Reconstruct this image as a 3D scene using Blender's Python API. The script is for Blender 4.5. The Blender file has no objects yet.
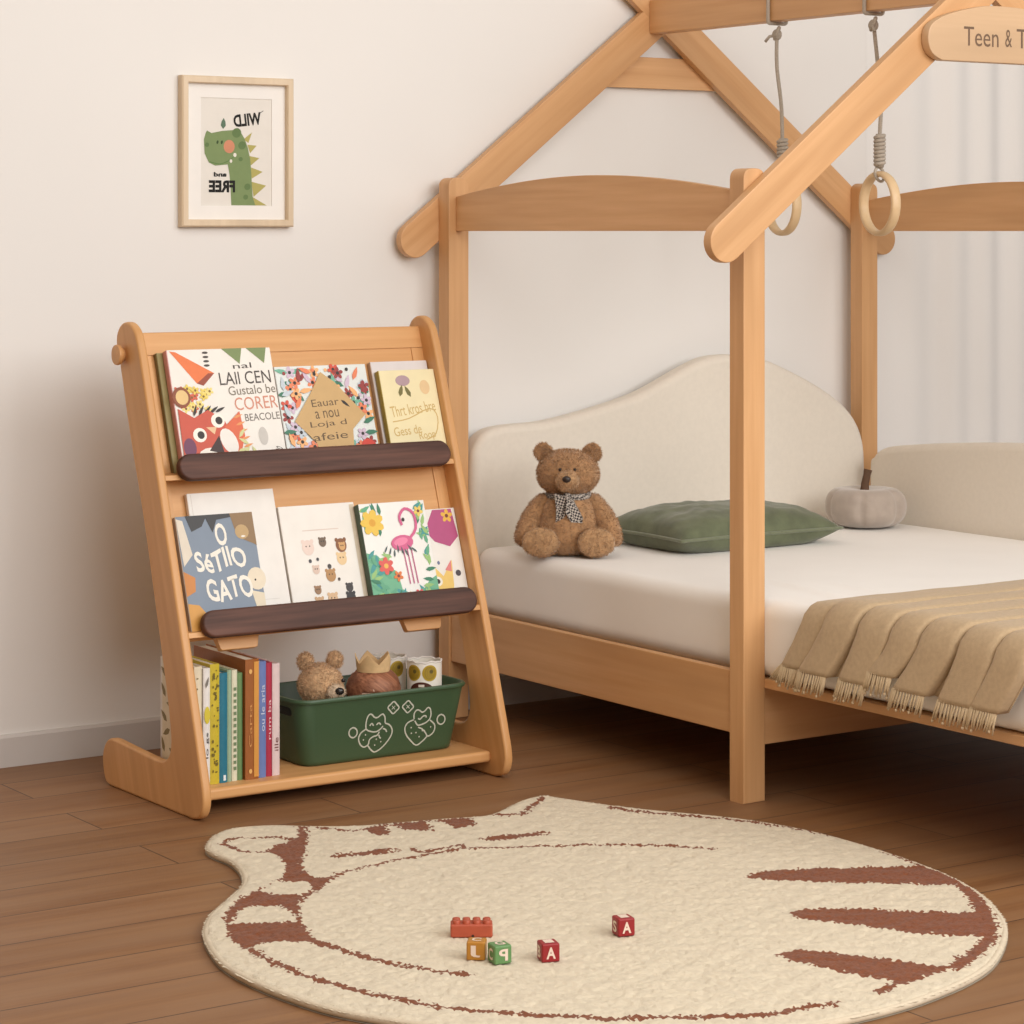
import bpy, bmesh, math, random
import numpy as np
from mathutils import Vector, Matrix, Euler, noise
from mathutils.geometry import tessellate_polygon
R = math.radians
PI = math.pi
SC = bpy.context.scene
COL = SC.collection
random.seed(11)

# ------------------------------------------------------------------ materials
def lin(c):
    return tuple((v/12.92 if v <= .04045 else ((v+.055)/1.055)**2.4) for v in c)
def rgb(r, g, b):
    return lin((r/255, g/255, b/255))
_M = {}
def new_mat(name):
    m = bpy.data.materials.new(name); m.use_nodes = True
    nt = m.node_tree
    return m, nt, nt.nodes['Principled BSDF']
def N(nt, t, **kw):
    n = nt.nodes.new(t)
    for k, v in kw.items(): setattr(n, k, v)
    return n
def mixcol(nt, fac, a, b):
    n = N(nt, 'ShaderNodeMix', data_type='RGBA')
    if hasattr(fac, 'is_output'): nt.links.new(fac, n.inputs[0])
    else: n.inputs[0].default_value = fac
    for i, v in ((6, a), (7, b)):
        if hasattr(v, 'is_output'): nt.links.new(v, n.inputs[i])
        else: n.inputs[i].default_value = (*v, 1)
    return n.outputs[2]
def ramp(nt, src, p0, p1):
    n = N(nt, 'ShaderNodeMapRange'); nt.links.new(src, n.inputs[0])
    n.inputs[1].default_value = p0; n.inputs[2].default_value = p1
    return n.outputs[0]
def bump(nt, b, src, strength, dist):
    n = N(nt, 'ShaderNodeBump'); n.inputs['Strength'].default_value = strength
    n.inputs['Distance'].default_value = dist
    nt.links.new(src, n.inputs['Height']); nt.links.new(n.outputs[0], b.inputs['Normal'])
def noise_tex(nt, scale, detail=3, vec=None, rough=.5):
    n = N(nt, 'ShaderNodeTexNoise'); n.inputs['Scale'].default_value = scale
    n.inputs['Detail'].default_value = detail; n.inputs['Roughness'].default_value = rough
    if vec is None:
        tc = N(nt, 'ShaderNodeTexCoord'); vec = tc.outputs['Object']
    nt.links.new(vec, n.inputs['Vector'])
    return n.outputs['Fac']
def plain(name, c, rough=.6, var=.06, scale=30, bmp=0, bscale=300, sheen=0, spec=.5):
    k = ('p', name, c)
    if k in _M: return _M[k]
    m, nt, b = new_mat(name)
    f = noise_tex(nt, scale)
    a = tuple(min(1, v*(1-var)) for v in c); d = tuple(min(1, v*(1+var)) for v in c)
    nt.links.new(mixcol(nt, ramp(nt, f, .3, .7), a, d), b.inputs['Base Color'])
    b.inputs['Roughness'].default_value = rough
    b.inputs['Specular IOR Level'].default_value = spec
    if sheen:
        b.inputs['Sheen Weight'].default_value = sheen
        b.inputs['Sheen Roughness'].default_value = .5
    if bmp: bump(nt, b, noise_tex(nt, bscale, 2), bmp, .002)
    _M[k] = m
    return m
def wood(name, c1, c2, axis=(1, 0, 0), rough=.45, freq=55, along=2.2):
    """grain drawn out along `axis`"""
    k = ('w', name, tuple(axis))
    if k in _M: return _M[k]
    m, nt, b = new_mat(name)
    tc = N(nt, 'ShaderNodeTexCoord')
    q = Vector(axis).normalized().rotation_difference(Vector((1, 0, 0)))
    r = N(nt, 'ShaderNodeMapping'); r.inputs['Rotation'].default_value = q.to_euler()
    nt.links.new(tc.outputs['Object'], r.inputs[0])
    s = N(nt, 'ShaderNodeMapping'); s.inputs['Scale'].default_value = (along, freq, freq)
    nt.links.new(r.outputs[0], s.inputs[0])
    f1 = noise_tex(nt, 1., 4, s.outputs[0], .6)
    s2 = N(nt, 'ShaderNodeMapping'); s2.inputs['Scale'].default_value = (along*.8, freq*.22, freq*.22)
    nt.links.new(r.outputs[0], s2.inputs[0])
    f2 = noise_tex(nt, 1., 2, s2.outputs[0])
    c = mixcol(nt, ramp(nt, f1, .3, .7), c1, c2)
    dark = tuple(v*.86 for v in c1)
    c = mixcol(nt, ramp(nt, f2, .45, .8), c, dark)
    nt.links.new(c, b.inputs['Base Color'])
    b.inputs['Roughness'].default_value = rough
    bump(nt, b, f1, .06, .001)
    _M[k] = m
    return m
BEECH1, BEECH2 = (.60, .325, .140), (.70, .410, .200)
def beech(axis): return wood('beech wood', BEECH1, BEECH2, axis)
SH1, SH2 = (.60, .305, .110), (.69, .380, .160)
def sbeech(axis): return wood('shelf wood', SH1, SH2, axis)
WAL = wood('walnut wood', (.040, .013, .008), (.135, .055, .036), (1, 0, 0), .62, 60, 3)

# ------------------------------------------------------------------ objects
MW = {}
def tag(o, label=None, cat=None, group=None, kind=None):
    if label: o['label'] = label
    if cat: o['category'] = cat
    if group: o['group'] = group
    if kind: o['kind'] = kind
    return o
def thing(name, loc, label, cat, rot=(0, 0, 0), group=None):
    o = bpy.data.objects.new(name, None); COL.objects.link(o)
    o.empty_display_size = .05
    o.location = loc; o.rotation_euler = rot
    MW[o] = Matrix.Translation(loc) @ Euler(rot).to_matrix().to_4x4()
    return tag(o, label, cat, group)
def link(name, me, parent=None):
    o = bpy.data.objects.new(name, me); COL.objects.link(o)
    if parent is not None:
        o.parent = parent; MW[o] = MW[parent]
    else: MW[o] = Matrix.Identity(4)
    return o
def obj(name, geo, mats, parent=None, local=False, smooth=40, wn=False):
    """geo = bmesh or (verts, faces[, material indices]); links ONE mesh object"""
    me = bpy.data.meshes.new(name)
    if isinstance(geo, bmesh.types.BMesh):
        bmesh.ops.recalc_face_normals(geo, faces=geo.faces)
        geo.to_mesh(me); geo.free()
    else:
        me.from_pydata([tuple(v) for v in geo[0]], [], [tuple(f) for f in geo[1]])
        if len(geo) > 2: me.polygons.foreach_set('material_index', geo[2])
    if not isinstance(mats, (list, tuple)): mats = [mats]
    for m in mats: me.materials.append(m)
    if parent is not None and not local: me.transform(MW[parent].inverted())
    if smooth:
        me.polygons.foreach_set('use_smooth', [True]*len(me.polygons))
        if smooth < 180: me.set_sharp_from_angle(angle=R(smooth))
    me.update()
    o = link(name, me, parent)
    if wn:
        md = o.modifiers.new('normals', 'WEIGHTED_NORMAL'); md.keep_sharp = True; md.weight = 90
    return o
def bm_box(x0, x1, y0, y1, z0, z1, bev=.003, seg=2, bm=None):
    t = bmesh.new()
    bmesh.ops.create_cube(t, size=1)
    for v in t.verts:
        v.co = (x0+(v.co.x+.5)*(x1-x0), y0+(v.co.y+.5)*(y1-y0), z0+(v.co.z+.5)*(z1-z0))
    if bev: bmesh.ops.bevel(t, geom=t.edges[:], offset=bev, segments=seg, affect='EDGES', profile=.5)
    return merge(bm, t)
def merge(bm, t):
    if bm is None: return t
    me = bpy.data.meshes.new('tmp'); t.to_mesh(me); t.free()
    bm.from_mesh(me); bpy.data.meshes.remove(me)
    return bm
def xf(bm, M):
    bmesh.ops.transform(bm, matrix=M, verts=bm.verts[:]); return bm
def bm_prism(pts, to3, thick_vec, bev=.004, seg=3, bm=None):
    """outline pts (2D) -> to3(u,v) -> extruded by thick_vec, both rims rounded over"""
    P = []
    for p in pts:
        if not P or (Vector(p)-Vector(P[-1])).length > 2e-4: P.append((p[0], p[1]))
    if (Vector(P[0])-Vector(P[-1])).length <= 2e-4: P.pop()
    n = len(P)
    if sum(P[i-1][0]*P[i][1]-P[i][0]*P[i-1][1] for i in range(n)) < 0: P.reverse()
    ins = []
    for i in range(n):
        a, p, b = Vector(P[i-1]), Vector(P[i]), Vector(P[(i+1) % n])
        d1, d2 = (p-a).normalized(), (b-p).normalized()
        n1, n2 = Vector((-d1.y, d1.x)), Vector((-d2.y, d2.x))
        m = (n1+n2)
        m = m.normalized() if m.length > 1e-6 else n1
        ins.append(m/max(.5, m.dot(n1)))
    T = Vector(thick_vec); L = T.length; T = T/L
    rows = []
    if bev:
        bev = min(bev, L*.499)
        st = [(bev*(1-math.sin(PI/2*k/seg)), bev*(1-math.cos(PI/2*k/seg))) for k in range(seg+1)]
        rows = st+[(a, L-d) for a, d in reversed(st)]
    else: rows = [(0, 0), (0, L)]
    t = bmesh.new(); R_ = []
    for (a, d) in rows:
        R_.append([t.verts.new(Vector(to3(*(Vector(P[i])+ins[i]*a)))+T*d) for i in range(n)])
    for q in range(len(R_)-1):
        for i in range(n):
            j = (i+1) % n
            t.faces.new([R_[q][i], R_[q][j], R_[q+1][j], R_[q+1][i]])
    t.faces.new(R_[0]); t.faces.new(R_[-1])
    return merge(bm, t)
def smooth_loop(pts, sub=4, closed=True):
    out = []; n = len(pts)
    rng = range(n) if closed else range(n-1)
    for i in rng:
        if closed: p = [pts[(i+k-1) % n] for k in range(4)]
        else: p = [pts[max(0, i-1)], pts[i], pts[i+1], pts[min(n-1, i+2)]]
        for s in range(sub):
            t = s/sub
            out.append(tuple(.5*((2*p[1][j])+(-p[0][j]+p[2][j])*t+(2*p[0][j]-5*p[1][j]+4*p[2][j]-p[3][j])*t*t
                                 +(-p[0][j]+3*p[1][j]-3*p[2][j]+p[3][j])*t**3) for j in range(len(pts[0]))))
    if not closed: out.append(tuple(pts[-1]))
    return out
def round_poly(pts, rad, n=6):
    """convex/concave corners rounded with per-corner radius"""
    out = []; L = len(pts)
    if not isinstance(rad, (list, tuple)): rad = [rad]*L
    for i in range(L):
        p = Vector(pts[i]); a = Vector(pts[i-1]); b = Vector(pts[(i+1) % L]); r = rad[i]
        if r <= 0: out.append(tuple(p)); continue
        u = (a-p).normalized(); v = (b-p).normalized()
        ang = u.angle(v); d = min(r/math.tan(ang/2), .499*(a-p).length, .499*(b-p).length)
        s, e = p+u*d, p+v*d
        for k in range(n+1):
            t = k/n
            out.append(tuple((1-t)**2*s+2*t*(1-t)*p+t*t*e))
    return out
def stadium(cx0, cy0, cx1, cy1, r, n=10):
    a = math.atan2(cy1-cy0, cx1-cx0); pts = []
    for k in range(n+1):
        t = a-PI/2+PI*k/n; pts.append((cx1+r*math.cos(t), cy1+r*math.sin(t)))
    for k in range(n+1):
        t = a+PI/2+PI*k/n; pts.append((cx0+r*math.cos(t), cy0+r*math.sin(t)))
    return pts
def tube(path, rad, n=10, caps=True, closed=False, squash=None):
    """swept tube with one radius per point; rounded by the caller through radii"""
    path = [Vector(p) for p in path]; m = len(path)
    if not isinstance(rad, (list, tuple)): rad = [rad]*m
    V, Fc = [], []
    up = None
    for i, p in enumerate(path):
        if closed: d = path[(i+1) % m]-path[i-1]
        else: d = path[min(i+1, m-1)]-path[max(i-1, 0)]
        d.normalize()
        if up is None:
            up = Vector((0, 0, 1)) if abs(d.z) < .9 else Vector((1, 0, 0))
        s = d.cross(up)
        if s.length < 1e-5: s = d.orthogonal()
        s.normalize(); up = s.cross(d).normalized()
        for k in range(n):
            a = 2*PI*k/n
            q = s*math.cos(a)*rad[i]+up*math.sin(a)*rad[i]
            if squash: q = Vector((q.x*squash[0], q.y*squash[1], q.z*squash[2]))
            V.append(p+q)
    rings = m if closed else m-1
    for i in range(rings):
        for k in range(n):
            a, b = i*n+k, i*n+(k+1) % n
            c, d = ((i+1) % m)*n+(k+1) % n, ((i+1) % m)*n+k
            Fc.append((a, b, c, d))
    if caps and not closed:
        Fc.append(tuple(range(n-1, -1, -1))); Fc.append(tuple((m-1)*n+k for k in range(n)))
    return V, Fc
def join(*gs):
    V, Fc = [], []
    for g in gs:
        o = len(V); V += list(g[0]); Fc += [tuple(i+o for i in f) for f in g[1]]
    return V, Fc
def lathe(prof, c=(0, 0, 0), n=32, mod=None):
    V, Fc = [], []
    for i, (r, z) in enumerate(prof):
        for k in range(n):
            a = 2*PI*k/n; q = r*(mod(a, i) if mod else 1)
            V.append((c[0]+q*math.cos(a), c[1]+q*math.sin(a), c[2]+z))
    for i in range(len(prof)-1):
        for k in range(n):
            a, b = i*n+k, i*n+(k+1) % n
            Fc.append((a, b, b+n, a+n))
    if prof[0][0] > 1e-6: Fc.append(tuple(range(n-1, -1, -1)))
    if prof[-1][0] > 1e-6: Fc.append(tuple((len(prof)-1)*n+k for k in range(n)))
    return V, Fc
def ellipsoid(c, r, n=20, rot=None, p=None):
    V, Fc = [], []
    for i in range(n//2+1):
        th = PI*i/(n//2)
        for k in range(n):
            a = 2*PI*k/n
            q = Vector((math.sin(th)*math.cos(a), math.sin(th)*math.sin(a), math.cos(th)))
            if p: q = p(q)
            q = Vector((q.x*r[0], q.y*r[1], q.z*r[2]))
            if rot: q = rot @ q
            V.append(Vector(c)+q)
    for i in range(n//2):
        for k in range(n):
            a, b = i*n+k, i*n+(k+1) % n
            Fc.append((a, a+n, b+n, b))
    return V, Fc
def round_box_dense(x0, x1, y0, y1, z0, z1, r, step, fn=None):
    nx, ny, nz = [max(2, int(round((b-a)/step))) for a, b in ((x0, x1), (y0, y1), (z0, z1))]
    t = bmesh.new(); lo = Vector((x0, y0, z0)); hi = Vector((x1, y1, z1))
    cache = {}
    def vert(i, j, k):
        if (i, j, k) not in cache:
            p = Vector((x0+(x1-x0)*i/nx, y0+(y1-y0)*j/ny, z0+(z1-z0)*k/nz))
            q = Vector(tuple(min(max(p[a], lo[a]+r), hi[a]-r) for a in range(3)))
            d = p-q
            if d.length > 1e-9: p = q+d.normalized()*r
            if fn: p = fn(p)
            cache[(i, j, k)] = t.verts.new(p)
        return cache[(i, j, k)]
    for i in range(nx):
        for j in range(ny):
            for k in (0, nz): t.faces.new([vert(i, j, k), vert(i+1, j, k), vert(i+1, j+1, k), vert(i, j+1, k)])
    for i in range(nx):
        for k in range(nz):
            for j in (0, ny): t.faces.new([vert(i, j, k), vert(i+1, j, k), vert(i+1, j, k+1), vert(i, j, k+1)])
    for j in range(ny):
        for k in range(nz):
            for i in (0, nx): t.faces.new([vert(i, j, k), vert(i, j+1, k), vert(i, j+1, k+1), vert(i, j, k+1)])
    return t
def fur(geo, n, length, width, seed, droop=.25, clump=.5):
    """short plush pile: thin tapered blades scattered over the surface, in the same mesh"""
    rnd = random.Random(seed)
    V = [Vector(v) for v in geo[0]]; tris = []
    for f in geo[1]:
        for k in range(1, len(f)-1): tris.append((f[0], f[k], f[k+1]))
    A = np.array([((V[b]-V[a]).cross(V[c]-V[a])).length for a, b, c in tris]); cs = np.cumsum(A/A.sum())
    ctr = sum(V, Vector())/len(V)
    nV, nF = list(V), list(geo[1])
    for i in range(n):
        a, b, c = tris[min(len(tris)-1, int(np.searchsorted(cs, rnd.random())))]
        u, v = rnd.random(), rnd.random()
        if u+v > 1: u, v = 1-u, 1-v
        p = V[a]+(V[b]-V[a])*u+(V[c]-V[a])*v
        nn = (V[b]-V[a]).cross(V[c]-V[a])
        if nn.length < 1e-12: continue
        nn.normalize()
        if nn.dot(p-ctr) < 0: nn = -nn
        d = Vector((rnd.gauss(0, clump), rnd.gauss(0, clump), rnd.gauss(0, clump)-droop))
        tip = p+(nn+d*.8).normalized()*length*rnd.uniform(.6, 1.1)
        s = nn.cross(Vector((rnd.gauss(0, 1), rnd.gauss(0, 1), rnd.gauss(0, 1))))
        if s.length < 1e-6: continue
        s.normalize(); s *= width*.5
        o = len(nV); nV += [p-s, p+s, tip]; nF.append((o, o+1, o+2))
    return nV, nF

# ------------------------------------------------------------------ flat artwork (prints, lettering)
def text_geo(s, weight=0):
    cu = bpy.data.curves.new('lettering', 'FONT'); cu.body = s; cu.size = 1; cu.resolution_u = 3; cu.offset = weight
    o = bpy.data.objects.new('lettering', cu); COL.objects.link(o)
    dg = bpy.context.evaluated_depsgraph_get(); dg.update()
    me = o.evaluated_get(dg).to_mesh()
    V = [(v.co.x, v.co.y) for v in me.vertices]; Fc = [tuple(p.vertices) for p in me.polygons]
    o.evaluated_get(dg).to_mesh_clear()
    bpy.data.objects.remove(o); bpy.data.curves.remove(cu)
    return V, Fc
_T = {}
class Art:
    """flat printed shapes in (u, v) metres; to3(u, v, h) places them, h is the ink's height off the surface"""
    def __init__(s, to3=None, rough=.5):
        s.V, s.F, s.I, s.mats, s.layer = [], [], [], [], 0
        s.sub = 0
        s.to3 = to3 or (lambda u, v, h: (u, -h, v)); s.rough = rough
    def _m(s, c):
        m = plain('printed ink', c, s.rough, .03, 60)
        if m not in s.mats: s.mats.append(m)
        return s.mats.index(m)
    def _add(s, V, Fc, c):
        if s.sub:
            V = [tuple(v) for v in V]; Fc = [(f[0], f[k], f[k+1]) for f in Fc for k in range(1, len(f)-1)]
            for _ in range(s.sub):
                nf = []
                for a, b, c_ in Fc:
                    o = len(V); V += [tuple((V[p][q]+V[r][q])/2 for q in (0, 1)) for p, r in ((a, b), (b, c_), (c_, a))]
                    nf += [(a, o, o+2), (o, b, o+1), (o+2, o+1, c_), (o, o+1, o+2)]
                Fc = nf
        s.layer += 1; h = .0004+s.layer*.00001; o = len(s.V); k = s._m(c)
        s.V += [s.to3(u, v, h) for u, v in V]
        for f in Fc: s.F.append(tuple(i+o for i in f)); s.I.append(k)
    def poly(s, pts, c):
        tr = tessellate_polygon([[Vector((p[0], p[1], 0)) for p in pts]])
        s._add(pts, tr, c)
    def ell(s, x, y, rx, ry, c, rot=0, n=16):
        P = []
        for k in range(n):
            a = 2*PI*k/n; X, Y = rx*math.cos(a), ry*math.sin(a)
            P.append((x+X*math.cos(rot)-Y*math.sin(rot), y+X*math.sin(rot)+Y*math.cos(rot)))
        s._add(P, [tuple(range(n))], c)
    def rect(s, x0, y0, x1, y1, c): s.poly([(x0, y0), (x1, y0), (x1, y1), (x0, y1)], c)
    def line(s, pts, w, c, closed=False, sub=3):
        P = smooth_loop(pts, sub, closed) if sub > 1 and len(pts) > 2 else list(pts)
        n = len(P); V, Fc = [], []
        for i in range(n):
            a = Vector(P[i-1] if (i or closed) else P[i]); b = Vector(P[(i+1) % n] if (i < n-1 or closed) else P[i])
            d = b-a
            if d.length < 1e-9: d = Vector((1, 0))
            d.normalize(); q = Vector((-d.y, d.x))*w/2; p = Vector(P[i])
            V += [tuple(p+q), tuple(p-q)]
        for i in range(n if closed else n-1):
            j = (i+1) % n; Fc.append((2*i, 2*i+1, 2*j+1, 2*j))
        s._add(V, Fc, c)
    def text(s, t, x, y, w, h, c, rot=0, mirror=False, wob=0, weight=0):
        """lettering fitted into a w x h box centred on x, y"""
        if (t, weight) not in _T: _T[t, weight] = text_geo(t, weight)
        V, Fc = _T[t, weight]
        xs = [v[0] for v in V]; ys = [v[1] for v in V]
        cx, cy = (min(xs)+max(xs))/2, (min(ys)+max(ys))/2
        sx, sy = w/(max(xs)-min(xs)), h/(max(ys)-min(ys))
        if mirror: sx = -sx
        P = []
        for a, b in V:
            X, Y = (a-cx)*sx, (b-cy)*sy
            if wob: Y += wob*math.sin(X/w*11)
            P.append((x+X*math.cos(rot)-Y*math.sin(rot), y+X*math.sin(rot)+Y*math.cos(rot)))
        s._add(P, Fc, c)
    def leaf(s, x, y, l, w, rot, c):
        P = [(-l, 0), (-l*.4, w), (l*.3, w*.8), (l, 0), (l*.3, -w*.8), (-l*.4, -w)]
        s.poly([(x+a*math.cos(rot)-b*math.sin(rot), y+a*math.sin(rot)+b*math.cos(rot)) for a, b in P], c)
    def flower(s, x, y, r, c, c2, n=5):
        for k in range(n):
            a = 2*PI*k/n+x*90
            s.ell(x+r*.6*math.cos(a), y+r*.6*math.sin(a), r*.45, r*.32, c, a, 8)
        s.ell(x, y, r*.3, r*.3, c2, 0, 8)
    def build(s, name, parent, local=True):
        return obj(name, (s.V, s.F, s.I), s.mats, parent, local, smooth=0)

# ================================================================== SETTING
def floor_material():
    m, nt, b = new_mat('oak plank floor')
    tc = N(nt, 'ShaderNodeTexCoord')
    br = N(nt, 'ShaderNodeTexBrick'); br.offset = .37; br.offset_frequency = 2
    br.inputs['Scale'].default_value = 1; br.inputs['Mortar Size'].default_value = .0016
    br.inputs['Brick Width'].default_value = 1.25; br.inputs['Row Height'].default_value = .155
    br.inputs['Mortar Smooth'].default_value = .3
    br.inputs['Color1'].default_value = (.0, .0, .0, 1); br.inputs['Color2'].default_value = (1, 1, 1, 1)
    br.inputs['Mortar'].default_value = (.5, .5, .5, 1)
    nt.links.new(tc.outputs['Object'], br.inputs['Vector'])
    # every plank shifts the grain
    sep = N(nt, 'ShaderNodeVectorMath', operation='MULTIPLY_ADD')
    nt.links.new(br.outputs['Color'], sep.inputs[0]); sep.inputs[1].default_value = (3.1, 1.7, 0)
    nt.links.new(tc.outputs['Object'], sep.inputs[2])
    s = N(nt, 'ShaderNodeMapping'); s.inputs['Scale'].default_value = (2.0, 32, 1)
    nt.links.new(sep.outputs[0], s.inputs[0])
    f = noise_tex(nt, 1., 6, s.outputs[0], .65)
    s2 = N(nt, 'ShaderNodeMapping'); s2.inputs['Scale'].default_value = (1.3, 9, 1)
    nt.links.new(sep.outputs[0], s2.inputs[0])
    f2 = noise_tex(nt, 1., 3, s2.outputs[0])
    c = mixcol(nt, ramp(nt, f, .3, .7), (.180, .070, .022), (.305, .146, .053))
    c = mixcol(nt, ramp(nt, f2, .35, .75), c, (.29, .155, .075))
    tint = N(nt, 'ShaderNodeMix', data_type='RGBA', blend_type='MULTIPLY'); tint.inputs[0].default_value = .35
    nt.links.new(c, tint.inputs[6]); nt.links.new(ramp(nt, br.outputs['Color'], -1.2, 1), tint.inputs[7])
    c = mixcol(nt, br.outputs['Fac'], tint.outputs[2], (.05, .025, .014))
    nt.links.new(c, b.inputs['Base Color'])
    b.inputs['Roughness'].default_value = .5
    bump(nt, b, f, .08, .001)
    return m
def struct(o): o['kind'] = 'structure'; return o
struct(obj('floor', ([(-3, -7.5, 0), (8, -7.5, 0), (8, .05, 0), (-3, .05, 0)], [(0, 1, 2, 3)]), floor_material()))
WALLM = plain('white wall paint', (.80, .785, .765), .85, .012, 1.2, .05, 240)
wb = bm_box(-3, 8, 0, .1, -.02, 3.2, 0)
struct(obj('wall_back', wb, WALLM, smooth=0))
BASEM = plain('baseboard paint', (.60, .575, .56), .5, .02, 6)
t = bmesh.new(); t = bm_prism([(0, 0), (-.012, 0), (-.012, .060), (-.008, .066), (0, .066)], lambda u, v: (-3, u, v), (11, 0, 0), 0)
struct(obj('baseboard_back', t, BASEM, smooth=30))

# ================================================================== CURTAIN
def curtain():
    V, Fc = [], []
    nx, nz = 160, 12; x0, x1 = 4.475, 6.1
    for j in range(nz+1):
        z = .01+2.6*j/nz
        for i in range(nx+1):
            x = x0+(x1-x0)*i/nx
            g = min(1, max(0, (x-4.56)/.12))
            y = -.0095-.012*g+(.0035+.004*g)*math.sin(x*46+.8*math.sin(x*9))+(.003+.003*g)*math.sin(x*19+1)
            q = min(1, (x-x0)/.10); q = q*q*(3-2*q); y = y*q-.0004*(1-q)
            V.append((x, y, z))
    for j in range(nz):
        for i in range(nx):
            a = j*(nx+1)+i; Fc.append((a, a+1, a+nx+2, a+nx+1))
    m, nt, b = new_mat('sheer white cloth')
    f = noise_tex(nt, 400, 2)
    nt.links.new(mixcol(nt, f, (.79, .78, .765), (.82, .81, .795)), b.inputs['Base Color'])
    b.inputs['Roughness'].default_value = .9
    b.inputs['Transmission Weight'].default_value = 0
    o = obj('curtain', (V, Fc), m, smooth=180)
    tag(o, 'sheer white curtain hanging in soft folds behind the bed at the right', 'curtain')
curtain()

# ================================================================== FRAMED PICTURE
def picture():
    X0, X1, Z0, Z1 = 2.506, 2.779, 1.110, 1.435
    root = thing('framed_picture', (2.642, 0, 1.27), 'small pale wood framed dinosaur print hanging on the white wall', 'picture')
    fm = wood('pale frame wood', (.66, .52, .36), (.74, .60, .43), (0, 0, 1))
    b = .016; fd = -.022
    bm = None
    prof_in = b
    o = [(X0, Z0), (X1, Z0), (X1, Z1), (X0, Z1)]; i_ = [(X0+b, Z0+b), (X1-b, Z0+b), (X1-b, Z1-b), (X0+b, Z1-b)]
    V = [(x, -.001, z) for x, z in o]+[(x, fd+.003, z) for x, z in o]
    V += [(x+(.003 if x == X0 else -.003), fd, z+(.003 if z == Z0 else -.003)) for x, z in o]
    V += [(x+(-.002 if x == X0+b else .002), fd, z+(-.002 if z == Z0+b else .002)) for x, z in i_]
    V += [(x, fd+.003, z) for x, z in i_]+[(x, -.001, z) for x, z in i_]
    Fc = []
    for l in range(5):
        for k in range(4): Fc.append((l*4+k, l*4+(k+1) % 4, (l+1)*4+(k+1) % 4, (l+1)*4+k))
    for k in range(4): Fc.append((20+k, 20+(k+1) % 4, (k+1) % 4, k))
    obj('frame', (V, Fc), fm, root, smooth=0)
    # mat board with a window, print behind it
    w0, w1 = X0+b, X1-b; h0, h1 = Z0+b, Z1-b
    def cx(zx): return 2.5155+(zx-145)/610*.267
    def cz(zy): return 1.433-(zy-90)/858*.321
    p0, p1, q0, q1 = cx(240), cx(636), cz(832), cz(208)
    yf = -.0085
    V = [(w0, yf, h0), (w1, yf, h0), (w1, yf, h1), (w0, yf, h1), (p0, yf, q0), (p1, yf, q0), (p1, yf, q1), (p0, yf, q1),
         (p0, yf+.002, q0), (p1, yf+.002, q0), (p1, yf+.002, q1), (p0, yf+.002, q1)]
    Fc = [(k, (k+1) % 4, 4+(k+1) % 4, 4+k) for k in range(4)]+[(4+k, 4+(k+1) % 4, 8+(k+1) % 4, 8+k) for k in range(4)]
    obj('mat_board', (V, Fc), plain('white mat board', (.84, .82, .79), .9, .01), root, smooth=0)
    pr = obj('print', bm_box(w0+.003, w1-.003, yf+.002, -.002, h0+.003, h1-.003, 0), plain('print paper', (.76, .73, .68), .9, .02), root, smooth=0)
    A = Art(lambda u, v, h: (u, yf+.002-h, v), .9)
    G = rgb(124, 144, 98); G2 = rgb(100, 124, 80); Y = rgb(176, 168, 100); K = rgb(30, 30, 30)
    def Z(pts): return [(cx(a), cz(c)) for a, c in pts]
    for tri in ([(478, 445), (526, 402), (506, 465)], [(500, 475), (552, 480), (515, 525)], [(508, 540), (568, 552), (520, 595)],
                [(515, 605), (586, 632), (525, 672)], [(522, 690), (606, 712), (535, 778)], [(522, 775), (610, 828), (522, 828)]):
        A.poly(Z(tri), Y)
    body = [(275, 398), (300, 412), (360, 398), (420, 392), (462, 402), (484, 440), (502, 490), (516, 560), (522, 640), (526, 720),
            (530, 780), (545, 828), (410, 828), (406, 740), (400, 650), (390, 592), (320, 600), (285, 582), (262, 530), (258, 450), (268, 412)]
    A.poly(Z(body), G)
    for x, y, r in ((470, 480, 22), (500, 720, 18), (490, 780, 14), (440, 408, 26), (462, 560, 12), (275, 480, 12)):
        A.ell(cx(x), cz(y), r*.00044, r*.0004, G2, .4)
    A.ell(cx(398), cz(488), .0135, .0145, rgb(205, 140, 110))
    for x in (333, 357): A.ell(cx(x), cz(464), .0025, .0042, rgb(60, 80, 50), -.3)
    A.line(Z([(292, 578), (345, 590), (395, 570), (425, 545)]), .0018, rgb(95, 125, 75))
    A.ell(cx(430), cz(536), .004, .0045, rgb(225, 222, 212)); A.ell(cx(408), cz(572), .003, .004, rgb(225, 222, 212))
    A.leaf(cx(366), cz(355), .012, .006, 1.5, rgb(95, 120, 100))
    A.text('WILD', cx(500), cz(330), .068, .027, K, .12, True, weight=.035)
    A.text('and', cx(348), cz(650), .031, .010, K, 0, True, weight=.045)
    A.text('FREE', cx(358), cz(719), .064, .026, K, 0, True, weight=.045)
    A.line(Z([(560, 300), (572, 288), (590, 275)]), .0012, K, sub=1)
    A.build('printed_dinosaur', pr, local=False)
picture()

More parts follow.
